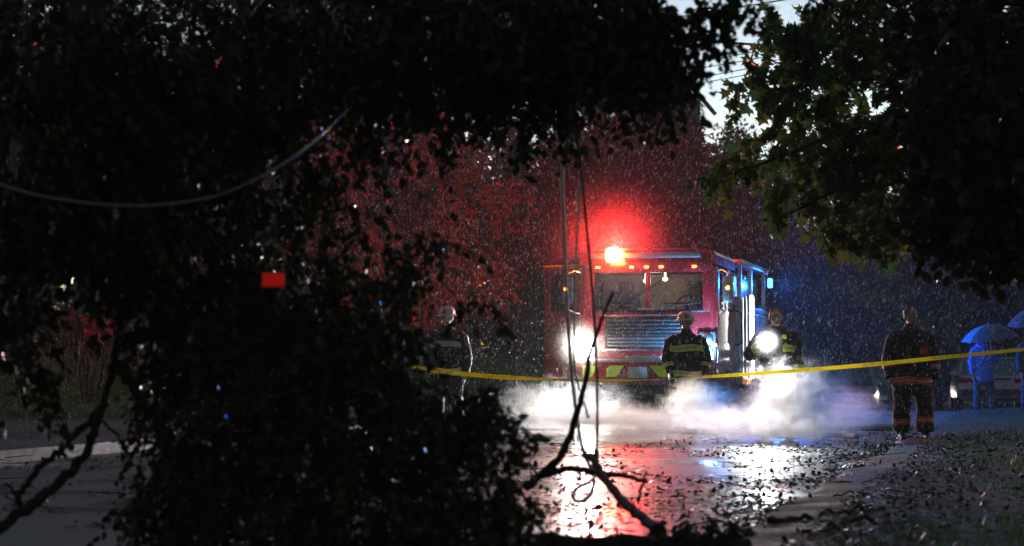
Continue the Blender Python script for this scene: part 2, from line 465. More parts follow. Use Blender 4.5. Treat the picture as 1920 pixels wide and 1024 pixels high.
def twigs(center, rad, n, length, per, down=.8, r=rng, shell=.35):
    """hanging twigs in an ellipsoid; returns leaf points and directions and twig polylines"""
    u = r.normal(0, 1, (n, 3)); u /= np.linalg.norm(u, axis=1)[:, None]
    q = r.uniform(shell, 1, n) ** .6
    p = np.asarray(center) + u * q[:, None] * np.asarray(rad)
    d = u * .55 + r.normal(0, .35, (n, 3)); d[:, 2] -= down; d /= np.linalg.norm(d, axis=1)[:, None]
    L_ = length * r.uniform(.5, 1.2, n)
    t = np.linspace(.05, 1, per)
    pts = p[:, None] + d[:, None] * (L_[:, None] * t[None])[..., None]
    pts[..., 2] -= .25 * (L_[:, None] * t[None] ** 2)
    pts += r.normal(0, .012, pts.shape)
    side = r.normal(0, 1, (n, per, 3)); dd = d[:, None] * .7 + side * .55; dd[..., 2] -= .35
    return pts.reshape(-1, 3), dd.reshape(-1, 3), p, p + d * L_[:, None]

def sticks(name, A, B, r0, m, parent):
    """thin three-sided twigs from A to B as one part"""
    n = len(A); d = B - A; d = d / (np.linalg.norm(d, axis=1)[:, None] + 1e-9)
    x = np.cross(d, np.array([.3, .8, .5])); x /= np.linalg.norm(x, axis=1)[:, None] + 1e-9; y = np.cross(d, x)
    V = []
    for k in range(3):
        q = 2 * math.pi * k / 3; o = x * math.cos(q) + y * math.sin(q)
        V.append(A + o * r0); V.append(B + o * r0 * .35)
    V = np.stack(V, 1)
    f = np.array([(0, 2, 3, 1), (2, 4, 5, 3), (4, 0, 1, 5)])
    Fv = (f[None] + (np.arange(n) * 6)[:, None, None]).reshape(-1, 4)
    return np_mesh(name, V.reshape(-1, 3), Fv, m, parent)

def limb(mb, pts, r0, r1, wob=.02, n=8, seg=6):
    """smooth wobbly tapering limb through pts"""
    pts = [Vector(p) for p in pts]; out = []
    for i in range(len(pts) - 1):
        p0 = pts[max(i - 1, 0)]; p1 = pts[i]; p2 = pts[i + 1]; p3 = pts[min(i + 2, len(pts) - 1)]
        for j in range(seg):
            t = j / seg
            q = .5 * ((2 * p1) + (p2 - p0) * t + (2 * p0 - 5 * p1 + 4 * p2 - p3) * t * t + (3 * p1 - p0 - 3 * p2 + p3) * t ** 3)
            out.append(q)
    out.append(pts[-1])
    for q in out[1:-1]:
        q += Vector((rnd.gauss(0, wob), rnd.gauss(0, wob), rnd.gauss(0, wob)))
    k = len(out)
    rad = [(r0 + (r1 - r0) * i / (k - 1)) * rnd.uniform(.9, 1.12) for i in range(k)]
    mb.tube(out, rad, n)
    return out

# ------------------------------------------------------------------ FIRE ENGINE
TA = R(13.6)
fe = empty("fire_engine", (2.335 * 1.04, 34.29 * 1.04, 0), -TA, "red fire engine with lit beacon and headlamps standing across the wet street", "fire engine")
fe.scale = (1.03, 1.03, 1.03)
def fpart(name, mb, m, parent=fe, sm=True, **k):
    o = mb.build(name, m, parent, **k)
    if sm: smooth_angle(o)
    return o
# cab shell with a real windscreen opening: walls, pillars, roof
cabL = 2.55
shell = MB()
# side outline (y,z) of the cab, lower/side walls
for sx in (-1, 1):
    x0, x1 = sx * 1.22, sx * 1.18
    shell.prism([(.02, .62), (cabL, .62), (cabL, 1.95), (.05, 1.95)], 'X', min(x0, x1), max(x0, x1))
    for ya, yb in ((.10, .28), (1.18, 1.32), (2.3, cabL)):
        shell.prism([(ya, 1.95), (yb, 1.95), (yb, 2.64), (ya + .02, 2.64)], 'X', min(x0, x1), max(x0, x1))
# front lower panel (behind grille) and rear wall
shell.box((0, .06, 1.28), (2.36, .08, 1.3), bev=.03)
shell.box((0, cabL - .03, 1.65), (2.36, .06, 2.0))
shell.box((0, 1.3, .66), (2.3, 2.4, .06))
# rounded corner posts at the front
for sx in (-1, 1):
    shell.tube([(sx * 1.12, .12, .62), (sx * 1.12, .12, 1.95), (sx * 1.1, .14, 2.7)], .105, 12)
# A-posts either side of the screen and the head rail
for sx in (-1, 1):
    shell.box((sx * 1.04, .07, 2.28), (.16, .1, .74), bev=.03)
shell.box((0, .075, 2.705), (2.24, .12, .2), bev=.03)
fpart("cab", shell, M['red'])
roof = MB()
roof.prism([(-1.2, 2.74), (1.2, 2.74), (1.2, 2.9), (1.14, 2.97), (1.02, 3.0), (-1.02, 3.0), (-1.14, 2.97), (-1.2, 2.9)], 'Y', .06, cabL)
ro_ = fpart("roof", roof, M['red'])
b_ = MB(); b_.box((-.05, -.02, 2.9), (1.98, .1, .09), bev=.02)
fpart("light_bar", b_, M['alu'])
b_ = MB(); b_.box((-.05, .06, 3.015), (1.9, .05, .022)); fpart("roof_rail", b_, M['chrome'], sm=False)
# windscreen: two panes with a centre post
for sx in (-1, 1):
    b_ = MB(); b_.box((sx * .5, .075, 2.275), (.9, .012, .66)); fpart("windscreen_pane", b_, M['glass'], sm=False)
b_ = MB(); b_.box((-.0, .06, 2.275), (.09, .06, .7), bev=.02); fpart("windscreen_post", b_, M['red'])
b_ = MB(); b_.box((0, .055, 1.935), (2.06, .07, .05), bev=.015); fpart("windscreen_seal", b_, M['black'])
for sx in (-1, 1):
    b_ = MB()
    b_.tube([(sx * .12, .0, 1.94), (sx * .3, .02, 2.02), (sx * .82, .055, 2.06)], [.014, .012, .01], 6)
    b_.box((sx * .58, .058, 2.065), (.66, .014, .022))
    fpart("wiper", b_, M['black'])
b_ = MB(); b_.box((-.02, -.01, 1.965), (.3, .08, .035), bev=.01); b_.box((-.12, -.01, 1.985), (.1, .04, .03)); fpart("wiper_cover", b_, M['chrome'])
# interior seen through the glass
b_ = MB(); b_.box((0, 1.95, 1.75), (2.3, .05, 1.8)); b_.box((0, 1.0, 2.69), (2.3, 1.8, .03)); fpart("cab_lining", b_, M['interior'], sm=False)
for x in (-.62, .62):
    b_ = MB(); b_.box((x, 1.1, 1.55), (.52, .5, .14), bev=.05); b_.box((x, 1.35, 1.95), (.5, .14, .74), bev=.06); b_.box((x, 1.36, 2.4), (.28, .1, .2), bev=.04)
    fpart("cab_seat", b_, M['seat'])
b_ = MB(); b_.box((0, .34, 1.86), (2.1, .46, .16), bev=.05); fpart("dashboard", b_, M['seat'])
b_ = MB(); q = [(.6 + .2 * math.cos(a), .62 + .06 * math.sin(a), 2.03 + .19 * math.sin(a)) for a in [i * math.pi / 10 for i in range(21)]]
b_.tube(q, .016, 6, cap=False); b_.tube([(.6, .62, 2.03), (.6, .5, 1.85)], .03, 6); fpart("steering_wheel", b_, M['black'])
for x, z in ((.15, 2.45), (-.2, 2.42)):
    b_ = MB(); b_.ell((x, 1.0, z + .08), (.05, .03, .04), 10); b_.box((x, 1.0, z + .16), (.03, .03, .12)); fpart("cab_lamp", b_, M['l_warm'])
b_ = MB(); b_.box((-.28, .42, 2.06), (.2, .1, .26), bev=.03); fpart("radio", b_, M['trimw'])
l = bpy.data.lights.new("cab_dome_light", 'POINT'); l.energy = 11 * LK; l.color = (1, .66, .42); l.shadow_soft_size = .12
lo = bpy.data.objects.new("cab_dome_light", l); C.objects.link(lo); lo.parent = fe; lo.location = (.0, .9, 2.5)
# front: grille with slats, chrome strips, bumper
b_ = MB(); b_.box((0, .0, 1.55), (1.5, .06, .52), bev=.02); fpart("grille_surround", b_, M['dark'])
for i in range(8):
    b_ = MB(); b_.box((0, -.04, 1.33 + i * .063), (1.4, .03, .028), bev=.006, rot=Matrix.Rotation(R(-18), 3, 'X')); fpart("grille_slat", b_, M['alu'] if i < 3 else M['dark'])
b_ = MB(); b_.box((-.02, -.015, 1.86), (1.6, .05, .03), bev=.008); fpart("chrome_strip", b_, M['chrome'])
b_ = MB(); b_.box((0, -.03, 1.255), (1.62, .05, .035), bev=.008); fpart("chrome_strip", b_, M['chrome'])
b_ = MB(); b_.box((0, -.2, 1.07), (2.36, .5, .06), bev=.02); fpart("bumper_deck", b_, M['alu'])
b_ = MB(); b_.box((-.02, -.32, 1.13), (.62, .2, .05), bev=.02); b_.box((-.02, -.34, 1.165), (.36, .12, .02)); fpart("deck_tray", b_, M['chrome'])
b_ = MB(); b_.prism([(-1.24, -.02), (1.24, -.02), (1.24, -.3), (1.1, -.46), (-1.1, -.46), (-1.24, -.3)], 'Z', .74, 1.04)
bumper = fpart("bumper", b_, M['red'])
# lime chevrons and number on the bumper
def chevron(poly, y=-.4635):
    b = MB(); b.prism(poly, 'Y', y, y + .003); return fpart("lime_chevron", b, M['lime'], sm=False)
chevron([(-.64, .79), (-.47, .79), (-.33, .985), (-.58, .985), (-.64, .93)])
chevron([(.28, .79), (.46, .79), (.40, .985), (.1, .985)])
chevron([(.78, .79), (1.0, .79), (1.06, .985), (.64, .985)])
chevron([(-1.06, .79), (-.9, .79), (-.78, .985), (-1.06, .985)])
def text_mesh(name, body, size, m, parent, M4, ext=.001):
    cu = bpy.data.curves.new("txt", 'FONT'); cu.body = body; cu.size = size; cu.extrude = ext; cu.align_x = 'CENTER'; cu.align_y = 'CENTER'
    cu.resolution_u = 2
    t = bpy.data.objects.new("txt", cu); C.objects.link(t)
    dg = bpy.context.evaluated_depsgraph_get()
    me = bpy.data.meshes.new_from_object(t.evaluated_get(dg)); me.name = name
    bpy.data.objects.remove(t); bpy.data.curves.remove(cu)
    me.transform(M4); me.materials.clear(); me.materials.append(m)
    o = bpy.data.objects.new(name, me); C.objects.link(o)
    if parent: o.parent = parent
    return o
TX = Matrix.Rotation(R(90), 4, 'X')
text_mesh("unit_number", "P121", .16, M['trimw'], fe, Matrix.Translation((-.455, -.468, .87)) @ TX)
b_ = MB(); b_.box((-.1, -.468, .865), (.34, .012, .19), bev=.004); fpart("licence_plate", b_, M['silver'])
# marker lamps
for x in (-.88, -.28, -.02, .24, .82):
    b_ = MB(); b_.box((x, .0, 2.7), (.075, .05, .038), bev=.012); fpart("glowing_marker", b_, M['l_amber'])
# beacon on the roof
b_ = MB(); b_.lathe([(.0, -.12), (.12, -.12), (.135, -.07), (.135, .06), (.11, .11), (0, .14)], (-.58, -.12, 2.91), n=18)
fpart("beacon", b_, M['l_beacon'])
def lamp(name, kind, loc, target, watts, col, parent=None, size=.06, cone=120, blend=.7):
    l = bpy.data.lights.new(name, kind); l.energy = watts * LK; l.color = col; l.shadow_soft_size = size
    if kind == 'SPOT': l.spot_size = R(cone); l.spot_blend = blend
    o = bpy.data.objects.new(name, l); C.objects.link(o); o.parent = parent; o.location = loc
    d = Vector(target) - Vector(loc); o.rotation_euler = d.to_track_quat('-Z', 'Y').to_euler()
    return o
lamp("beacon_light", 'POINT', (-.58, .26, 3.14), (-.9, -10, 5.6), 1350, (1, .018, .016), fe, .06, 165, .6)
# headlamps
for sx, on in ((-1, True), (1, False)):
    b_ = MB(); b_.box((sx * 1.05, -.02, 1.32), (.3, .09, .5), bev=.03); hs = fpart("headlamp_bezel", b_, M['dark'])
    for dz in (-.02, .17):
        b_ = MB(); b_.lathe([(0, -.12), (.07, -.11), (.11, -.08), (.125, -.03)], (sx * 1.05, 0, 1.27 + dz), axis='Y', n=18)
        fpart("headlamp", b_, M['l_head'] if on else M['chrome'])
    b_ = MB(); b_.box((sx * 1.12, -.14, 1.15), (.09, .05, .12), bev=.02); fpart("warning_lamp", b_, M['l_ice'])
    b_ = MB(); b_.box((sx * 1.19, -.09, 1.34), (.05, .04, .05), bev=.012); fpart("turn_lamp", b_, M['l_amber'] if sx > 0 else M['orange_lens'])
lamp("headlamp_light", 'SPOT', (-1.03, -.26, 1.33), (-2.0, -20, .7), 2500, (1, .93, .82), fe, .09, 110, .8)
lamp("warning_light", 'POINT', (1.1, -.42, 1.2), (.6, -10, 1.6), 480, (.12, .46, 1), fe, .05)
# mirrors with amber repeaters
for sx in (-1, 1):
    b_ = MB(); b_.tube([(sx * 1.16, .12, 2.6), (sx * 1.3, -.02, 2.64), (sx * 1.42, -.1, 2.58), (sx * 1.42, -.1, 1.98), (sx * 1.28, .0, 1.9), (sx * 1.16, .12, 1.9)], .016, 8)
    fpart("mirror_arm", b_, M['chrome'])
    b_ = MB(); b_.box((sx * 1.42, -.1, 2.3), (.25 if sx < 0 else .2, .1, .46), bev=.045); fpart("mirror", b_, M['dark'] if sx < 0 else M['chrome'])
    b_ = MB(); b_.ell((sx * 1.42, -.16, 2.32), (.035, .03, .035), 10); fpart("mirror_lamp", b_, M['l_amber'])
# side windows, door seams, grab rails
for sx in (-1, 1):
    for ya, yb in ((.28, 1.18), (1.32, 2.3)):
        b_ = MB(); b_.box((sx * 1.2, (ya + yb) / 2, 2.29), (.012, yb - ya, .68)); fpart("side_window", b_, M['glass'], sm=False)
    b_ = MB(); b_.tube([(sx * 1.22, 2.42, 2.0), (sx * 1.33, 2.42, 1.96), (sx * 1.34, 2.42, 1.4), (sx * 1.22, 2.42, 1.35)], .018, 8); fpart("grab_rail", b_, M['dark'])
# open crew door on the far side (photo left): red panel with window and yellow top edge
dr = MB()
rotd = Matrix.Rotation(R(62), 3, 'Z')
def door_pt(u, v, z): return Vector((-1.24, .35, 0)) + rotd @ Vector((0, u, 0)) + Vector((0, 0, z)) + rotd @ Vector((v, 0, 0))
def door_box(u0, u1, z0, z1, th=.05):
    vs = [door_pt(u, v, z) for z in (z0, z1) for u in (u0, u1) for v in (-th / 2, th / 2)]
    dr.add(vs, [(0, 1, 3, 2), (4, 6, 7, 5), (0, 4, 5, 1), (2, 3, 7, 6), (0, 2, 6, 4), (1, 5, 7, 3)])
door_box(0, .85, .7, 1.95); door_box(0, .12, 1.953, 2.75); door_box(.73, .85, 1.953, 2.75); door_box(.123, .727, 2.6, 2.75)
door = fpart("cab_door", dr, M['red'], sm=False)
dr = MB(); door_box(.12, .73, 1.953, 2.597, .012); fpart("door_window", dr, M['glass'], parent=door, sm=False)
dr = MB(); door_box(0, .85, 2.753, 2.78, .055); fpart("door_trim", dr, M['tape'], parent=door, sm=False)
dr = MB(); door_box(.3, .8, 1.58, 1.62, .075); fpart("door_handle", dr, M['dark'], parent=door, sm=False)
# pump panel, body, lockers, rails
b_ = MB(); b_.box((0, 3.05, 1.55), (2.3, .9, 1.9), bev=.02); fpart("pump_housing", b_, M['dark'])
b_ = MB(); b_.box((1.25, 3.06, 1.46), (.14, .8, 1.62), bev=.02); pp = fpart("pump_panel", b_, M['white'])
b_ = MB(); b_.box((1.43, 3.25, 1.52), (.06, .13, 1.56), bev=.02); fpart("strip_lamp", b_, M['l_strip'])
b_ = MB(); b_.box((1.36, 2.78, 1.52), (.05, .1, 1.5), bev=.02); fpart("panel_edge", b_, M['alu'])
for z in (1.2, 1.0):
    b_ = MB(); b_.lathe([(.0, .0), (.06, .0), (.06, .08), (.085, .09), (.085, .12), (0, .12)], (1.32, 3.05, z), axis='X', n=14); fpart("hose_coupling", b_, M['chrome'])
body = MB(); body.box((0, 5.75, 1.3), (2.4, 4.4, 1.5), bev=.03); fpart("locker_body", body, M['red'])
for y in (4.25, 5.65, 7.1):
    b_ = MB()
    for i in range(16): b_.box((1.215, y, .72 + i * .083), (.03, 1.2, .076), bev=.01)
    o = fpart("roller_shutter", b_, M['alu'])
b_ = MB(); b_.box((1.17, 5.75, 2.09), (.1, 4.4, .08), bev=.02); b_.box((-1.17, 5.75, 2.09), (.1, 4.4, .08), bev=.02); fpart("body_rail", b_, M['alu'])
b_ = MB(); b_.box((0, 5.75, 2.45), (2.0, 4.3, .66), bev=.03); fpart("upper_body", b_, M['red'])
for y in (3.62, 5.3, 7.6):
    b_ = MB(); b_.box((1.16, y, 2.5), (.07, .1, .78)); fpart("roof_post", b_, M['alu'], sm=False)
b_ = MB(); b_.box((1.12, 5.65, 2.95), (.24, 4.5, .1), bev=.02); b_.box((-1.12, 5.65, 2.95), (.24, 4.5, .1), bev=.02); b_.box((0, 3.5, 2.95), (1.95, .2, .09)); fpart("roof_rack", b_, M['alu'])
b_ = MB(); b_.box((0, 5.7, 2.93), (1.9, 4.2, .05)); fpart("hose_bed_cover", b_, M['dark'], sm=False)
b_ = MB(); b_.box((1.26, 7.98, 2.72), (.1, .12, .2), bev=.03); fpart("blue_lamp", b_, M['l_blue'])
lamp("blue_light", 'SPOT', (1.46, 7.9, 2.72), (7, 4.5, 1.2), 2100, (.01, .17, 1), fe, .06, 150, .5)
for y in (1.25, 3.62):
    b_ = MB(); b_.box((1.24, y, 2.66), (.05, .1, .08), bev=.015); fpart("side_lamp", b_, M['chrome'])
b_ = MB(); b_.box((1.2, 3.1, .6), (.36, .9, .08), bev=.02); fpart("running_board", b_, M['dark'])
b_ = MB(); b_.box((1.34, 2.78, .69), (.12, .14, .1), bev=.02); fpart("side_marker", b_, M['orange_lens'])
b_ = MB(); b_.box((1.34, 3.4, .69), (.1, .14, .1), bev=.02); fpart("side_marker", b_, M['orange_lens'])
# chassis and wheels
b_ = MB(); b_.box((0, 4, .62), (1.0, 7.8, .26)); b_.tube([(-1.0, 1.1, .5), (1.0, 1.1, .5)], .1, 10); b_.tube([(-1.0, 6.0, .5), (1.0, 6.0, .5)], .14, 10); fpart("chassis", b_, M['dark'], sm=False)
def wheel(x, y, r, wd, steer, parent, mt=M['rubber'], mr=M['chrome'], z=None):
    rot = Matrix.Rotation(steer, 3, 'Z'); z = r if z is None else z
    b = MB(); b.lathe([(r * .58, -wd / 2), (r * .9, -wd / 2), (r, -wd * .36), (r, wd * .36), (r * .9, wd / 2), (r * .58, wd / 2), (r * .58, -wd / 2)], (x, y, z), axis='X', n=30, rot=rot)
    n = 30
    for i in range(n):   # tread blocks
        a = 2 * math.pi * i / n
        b.box(Vector((x, y, z)) + rot @ Vector((0, math.cos(a) * r, math.sin(a) * r)), (wd * .66, .05, .02), rot=rot @ Matrix.Rotation(a - math.pi / 2, 3, 'X'))
    t = smooth_angle(b.build("tyre", mt, parent), 35)
    sgn = 1 if x > 0 else -1
    b = MB(); pr = [(0, wd * .12), (r * .2, wd * .12), (r * .24, wd * .02), (r * .42, -.02), (r * .5, wd * .3), (r * .58, wd * .42), (r * .585, -wd * .3)]
    b.lathe([(a, h * sgn) for a, h in pr], (x, y, z), axis='X', n=24, rot=rot)
    for i in range(8):
        a = 2 * math.pi * i / 8; b.box(Vector((x, y, z)) + rot @ Vector((.03 * sgn, math.cos(a) * r * .33, math.sin(a) * r * .33)), (.05, .035, .035), rot=rot)
    rm = smooth_angle(b.build("rim", mr, t), 35)
    return t
wheel(-1.04, 1.1, .5, .3, R(-38), fe); wheel(1.02, 1.1, .5, .3, R(-38), fe)
wheel(-1.02, 6.0, .5, .32, 0, fe); wheel(1.02, 6.0, .5, .32, 0, fe)
for sx in (-1, 1):
    b_ = MB(); q = [(sx * 1.16, 1.1 + .62 * math.cos(a), .5 + .62 * math.sin(a)) for a in [i * math.pi / 12 for i in range(13)]]
    b_.tube(q, .04, 8); fpart("wheel_arch", b_, M['black'])

# ------------------------------------------------------------------ PEOPLE
def interp(rs, z):
    for a, b in zip(rs, rs[1:]):
        if a[2] <= z <= b[2]:
            t = (z - a[2]) / (b[2] - a[2]); return [a[i] + (b[i] - a[i]) * t for i in range(5)]
    return rs[-1]

def polyat(pts, rad, t):
    pts = [Vector(p) for p in pts]; ls = [(b - a).length for a, b in zip(pts, pts[1:])]; T = t * sum(ls)
    for i, L_ in enumerate(ls):
        if T <= L_ or i == len(ls) - 1:
            q = min(1, T / L_); return pts[i].lerp(pts[i + 1], q), rad[i] + (rad[i + 1] - rad[i]) * q
        T -= L_

def hand_prims(prims, wrist, dirv, side, curl=.5, skin='skin'):
    """palm and five bent fingers"""
    d = Vector(dirv).normalized(); out = Vector((side, 0, 0)); out = (out - d * out.dot(d)).normalized()
    nrm = d.cross(out).normalized()                       # palm normal
    fw = nrm if nrm.y < 0 else -nrm
    c = Vector(wrist) + d * .05
    rot = Matrix((fw, out, d)).transposed()
    m = MB(); m.ell(c, (.02, .043, .055), 12, rot=rot.transposed().transposed()); prims.append((m, skin))
    # fingers spread along the forward axis
    for k, (o, L_) in enumerate(((-.034, .066), (-.012, .08), (.012, .085), (.034, .075))):
        p = c + d * .045 + fw * o
        a = p + d * L_ * .45 - out * .006; b = a + d * L_ * .35 - out * L_ * .35 * curl; e = b + d * L_ * .2 - out * L_ * .4 * curl
        m = MB(); m.tube([p - d * .02, a, b, e], [.0105, .0105, .0095, .008], 8); prims.append((m, skin))
    p = c + fw * .035 - d * .01
    m = MB(); m.tube([p, p + fw * .03 + d * .02, p + fw * .035 + d * .05 - out * .01], [.013, .012, .009], 8); prims.append((m, skin))

def person(loc, rz, label, arms, legs, mats, hair=True, collar=True, bulky=1.0, head_turn=0.0, height=1.0, group=None, hands=('skin', 'skin'), hood=False):
    """standing figure facing -Y; arms/legs are joint polylines for (image left, image right)"""
    root = empty("person", loc, rz, label, "person", group)
    root.scale = (height, height, height)
    prims = []
    B = bulky
    tors = [(0, 0, .70, .225 * B, .165 * B), (0, 0, .80, .238 * B, .175 * B), (0, 0, .97, .222 * B, .165 * B), (0, -.005, 1.15, .228 * B, .168 * B),
            (0, -.005, 1.32, .245 * B, .165 * B), (0, 0, 1.42, .232 * B, .15 * B), (0, .005, 1.49, .165 * B, .115 * B), (0, .0, 1.545, .088, .085)]
    m = MB(); m.rings(tors, 24); prims.append((m, 'coat'))
    m = MB(); m.rings([(0, 0, .62, .2, .135), (0, 0, .8, .205, .15), (0, 0, .95, .19, .14)], 20); prims.append((m, 'trouser'))
    if collar:
        m = MB(); m.rings([(0, .01, 1.48, .115, .105), (0, .012, 1.55, .092, .09), (0, .015, 1.585, .09, .088)], 18); prims.append((m, 'coat'))
    m = MB(); m.tube([(0, .01, 1.48), (0, .005, 1.62)], [.062, .056], 12); prims.append((m, 'skin'))
    hr = Matrix.Rotation(head_turn, 3, 'Z'); hc = Vector((0, -.005, 1.69))
    HS = 1.12; h0 = len(prims)
    def H(x, y, z): return hc + hr @ Vector((x, y, z)) * HS
    m = MB(); m.ell(H(0, .012, .02), (.076, .095, .105), 18, rot=hr); prims.append((m, 'skin'))
    m = MB(); m.ell(H(0, -.025, -.06), (.056, .062, .062), 14, rot=hr); prims.append((m, 'skin'))     # jaw
    m = MB(); m.tube([H(0, -.085, .022), H(0, -.104, -.012), H(0, -.088, -.026)], [.009, .014, .011], 8); prims.append((m, 'skin'))   # nose
    m = MB(); m.tube([H(-.03, -.078, .03), H(0, -.088, .034), H(.03, -.078, .03)], [.011, .012, .011], 8); prims.append((m, 'skin'))   # brow
    m = MB(); m.tube([H(-.022, -.078, -.052), H(0, -.087, -.05), H(.022, -.078, -.052)], [.007, .009, .007], 8); prims.append((m, 'skin'))   # mouth
    for s_ in (-1, 1):
        m = MB(); m.ell(H(s_ * .078, .012, -.005), (.012, .02, .032), 10, rot=hr); prims.append((m, 'skin'))
    if hair:
        m = MB(); m.ell(H(0, .028, .042), (.086, .096, .088), 18, rot=hr); prims.append((m, 'hair'))
    for m, _ in prims[h0:]:      # head pieces were laid out at their centres; bring their own size up to match
        c = sum((Vector(v) for v in m.v), Vector()) / len(m.v); m.v = [tuple(c + (Vector(v) - c) * HS) for v in m.v]
    arm_r = [.098 * B, .1 * B, .085 * B, .068 * B]; armd = []
    for s_, a in zip((-1, 1), arms):
        sh, el, wr, hd, curl = a
        pts = [(s_ * .15, 0, 1.42), sh, el, wr]
        m = MB(); m.tube(pts, arm_r, 14); prims.append((m, 'coat')); armd.append(pts)
        hand_prims(prims, wr, hd, s_, curl, hands[0 if s_ < 0 else 1])
    leg_r = [.122 * B, .122 * B, .104 * B, .106 * B] if bulky > 1 else [.12, .115, .085, .075]; legd = []
    for s_, a in zip((-1, 1), legs):
        hp, kn, an = a
        pts = [(s_ * .1, 0, .88), hp, kn, an]
        m = MB(); m.tube(pts, leg_r, 14); prims.append((m, 'trouser')); legd.append(pts)
        an = Vector(an); m = MB()
        m.tube([an + Vector((0, .0, .06)), Vector((an.x, an.y, .05))], [.062, .06], 12)
        m.ell((an.x + s_ * .008, an.y - .07, .05), (.05, .135, .05), 14); m.box((an.x + s_ * .005, an.y - .055, .018), (.09, .26, .034), bev=.01)
        prims.append((m, 'boot'))
    # join, remesh to one continuous skin, then hand each face the material of the nearest piece
    V = []; Fs = []; own = []
    for m, t in prims:
        o = len(V); V += m.v
        for f in m.f: Fs.append(tuple(i + o for i in f)); own.append(t)
    me = bpy.data.meshes.new("tmp"); me.from_pydata(V, [], Fs)
    bm = bmesh.new(); bm.from_mesh(me); bmesh.ops.recalc_face_normals(bm, faces=bm.faces); bm.to_mesh(me); bm.free()
    to = bpy.data.objects.new("tmp", me); C.objects.link(to)
    md = to.modifiers.new("r", 'REMESH'); md.mode = 'VOXEL'; md.voxel_size = .0085; md.use_smooth_shade = True
    ms = to.modifiers.new("s", 'SMOOTH'); ms.factor = .5; ms.iterations = 2
    dg = bpy.context.evaluated_depsgraph_get()
    nm = bpy.data.meshes.new_from_object(to.evaluated_get(dg)); nm.name = "body"
    bpy.data.objects.remove(to); bpy.data.meshes.remove(me)
    bvh = BVHTree.FromPolygons([Vector(v) for v in V], Fs)
    keys = ['coat', 'trouser', 'skin', 'boot', 'hair']; extra = [k for k in set(own) if k not in keys]; keys += extra
    nm.materials.clear()
    for k in keys: nm.materials.append(mats.get(k, M.get(k)))
    idx = []; vt = [None] * len(nm.vertices)
    for p in nm.polygons:
        _, _, fi, _ = bvh.find_nearest(p.center); t = own[fi] if fi is not None else 'coat'
        idx.append(keys.index(t))
        for vi in p.vertices: vt[vi] = t
    nm.polygons.foreach_set("material_index", idx)
    nv = len(nm.vertices); co_ = np.empty(nv * 3, np.float32); no_ = np.empty(nv * 3, np.float32)
    nm.vertices.foreach_get("co", co_); nm.vertex_normals.foreach_get("vector", no_)
    co_ = co_.reshape(-1, 3); no_ = no_.reshape(-1, 3)
    for i in range(nv):         # folds in the cloth
        if vt[i] in ('coat', 'trouser'):
            c = co_[i]; k = mnoise.noise((c[0] * 9 + loc[0] * 3, c[1] * 9, c[2] * 13)) * .010 + mnoise.noise((c[0] * 22, c[1] * 22 + loc[0], c[2] * 34)) * .005
            co_[i] = c + no_[i] * k
    nm.vertices.foreach_set("co", co_.ravel()); nm.update()
    nm.polygons.foreach_set("use_smooth", [True] * len(nm.polygons))
    bo = bpy.data.objects.new("body", nm); C.objects.link(bo); bo.parent = root
    # eyes
    for s_ in (-1, 1):
        e = MB(); e.ell(H(s_ * .029, -.072, .012), (.011, .008, .007), 8); e.build("eye", M['trimw'] if not hood else M['black'], root, smooth=True)
    return root, tors, armd, arm_r, legd, leg_r, H

def stripe_torso(root, tors, z0, z1, film, a0=0.0, a1=2 * math.pi, off=.02, wave=.012):
    b = MB(); n = 36
    zs = [z0, z0 + (z1 - z0) * .36, z0 + (z1 - z0) * .64, z1]
    for k, mi in ((0, 0), (1, 1), (2, 0)):
        vs = []
        for z in zs[k:k + 2]:
            for th in (0, -.006):
                for j in range(n + 1):
                    q = a0 + (a1 - a0) * j / n
                    c = interp(tors, z); dz = wave * math.sin(q * 3 + z * 9)
                    vs.append((c[0] + (c[3] + off + th) * math.cos(q), c[1] + (c[4] + off + th) * math.sin(q), z + dz))
        w_ = n + 1; fs = []
        for j in range(n):
            fs += [(j, j + 1, 2 * w_ + j + 1, 2 * w_ + j), (w_ + j, 3 * w_ + j, 3 * w_ + j + 1, w_ + j + 1),
                   (j, w_ + j, w_ + j + 1, j + 1), (2 * w_ + j, 2 * w_ + j + 1, 3 * w_ + j + 1, 3 * w_ + j)]
        b.add(vs, fs, mi)
    return b.build("reflective_stripe", [film, M['silver']], root, smooth=False)

def stripe_limb(root, pts, rad, t0, t1, film, off=.008):
    b = MB(); ts = [t0, t0 + (t1 - t0) * .36, t0 + (t1 - t0) * .64, t1]
    for k, mi in ((0, 0), (1, 1), (2, 0)):
        pa, ra = polyat(pts, rad, ts[k]); pb, rb = polyat(pts, rad, ts[k + 1])
        b.tube([pa, pb], [ra + off, rb + off], 18, mi)
    return b.build("reflective_stripe", [film, M['silver']], root, smooth=False)

def helmet(root, H, tilt=0.0):
    b = MB(); c = H(0, .012, .055)
    b.lathe([(0, .13), (.055, .12), (.098, .092), (.125, .048), (.135, .0), (.132, -.01)], c, n=24)
    b.lathe([(.132, 0), (.16, -.012), (.176, -.02), (.17, -.027), (.13, -.012)], c, n=24)
    h = smooth_angle(b.build("helmet", M['helmet'], root), 50)
    b = MB(); b.box(c + Vector((0, -.126, .042)), (.07, .03, .08), bev=.012); b.build("helmet_badge", M['orange'], h)
    b = MB(); b.tube([H(-.095, .0, .03), H(-.07, -.04, -.07), H(0, -.06, -.135), H(.07, -.04, -.07), H(.095, .0, .03)], .008, 6); b.build("chin_strap", M['black'], h)
    for s_ in (-1, 1):
        b = MB(); b.box(c + Vector((s_ * .11, -.066, .02)), (.03, .05, .03), bev=.006); b.build("helmet_decal", M['lime'], h)
    return h

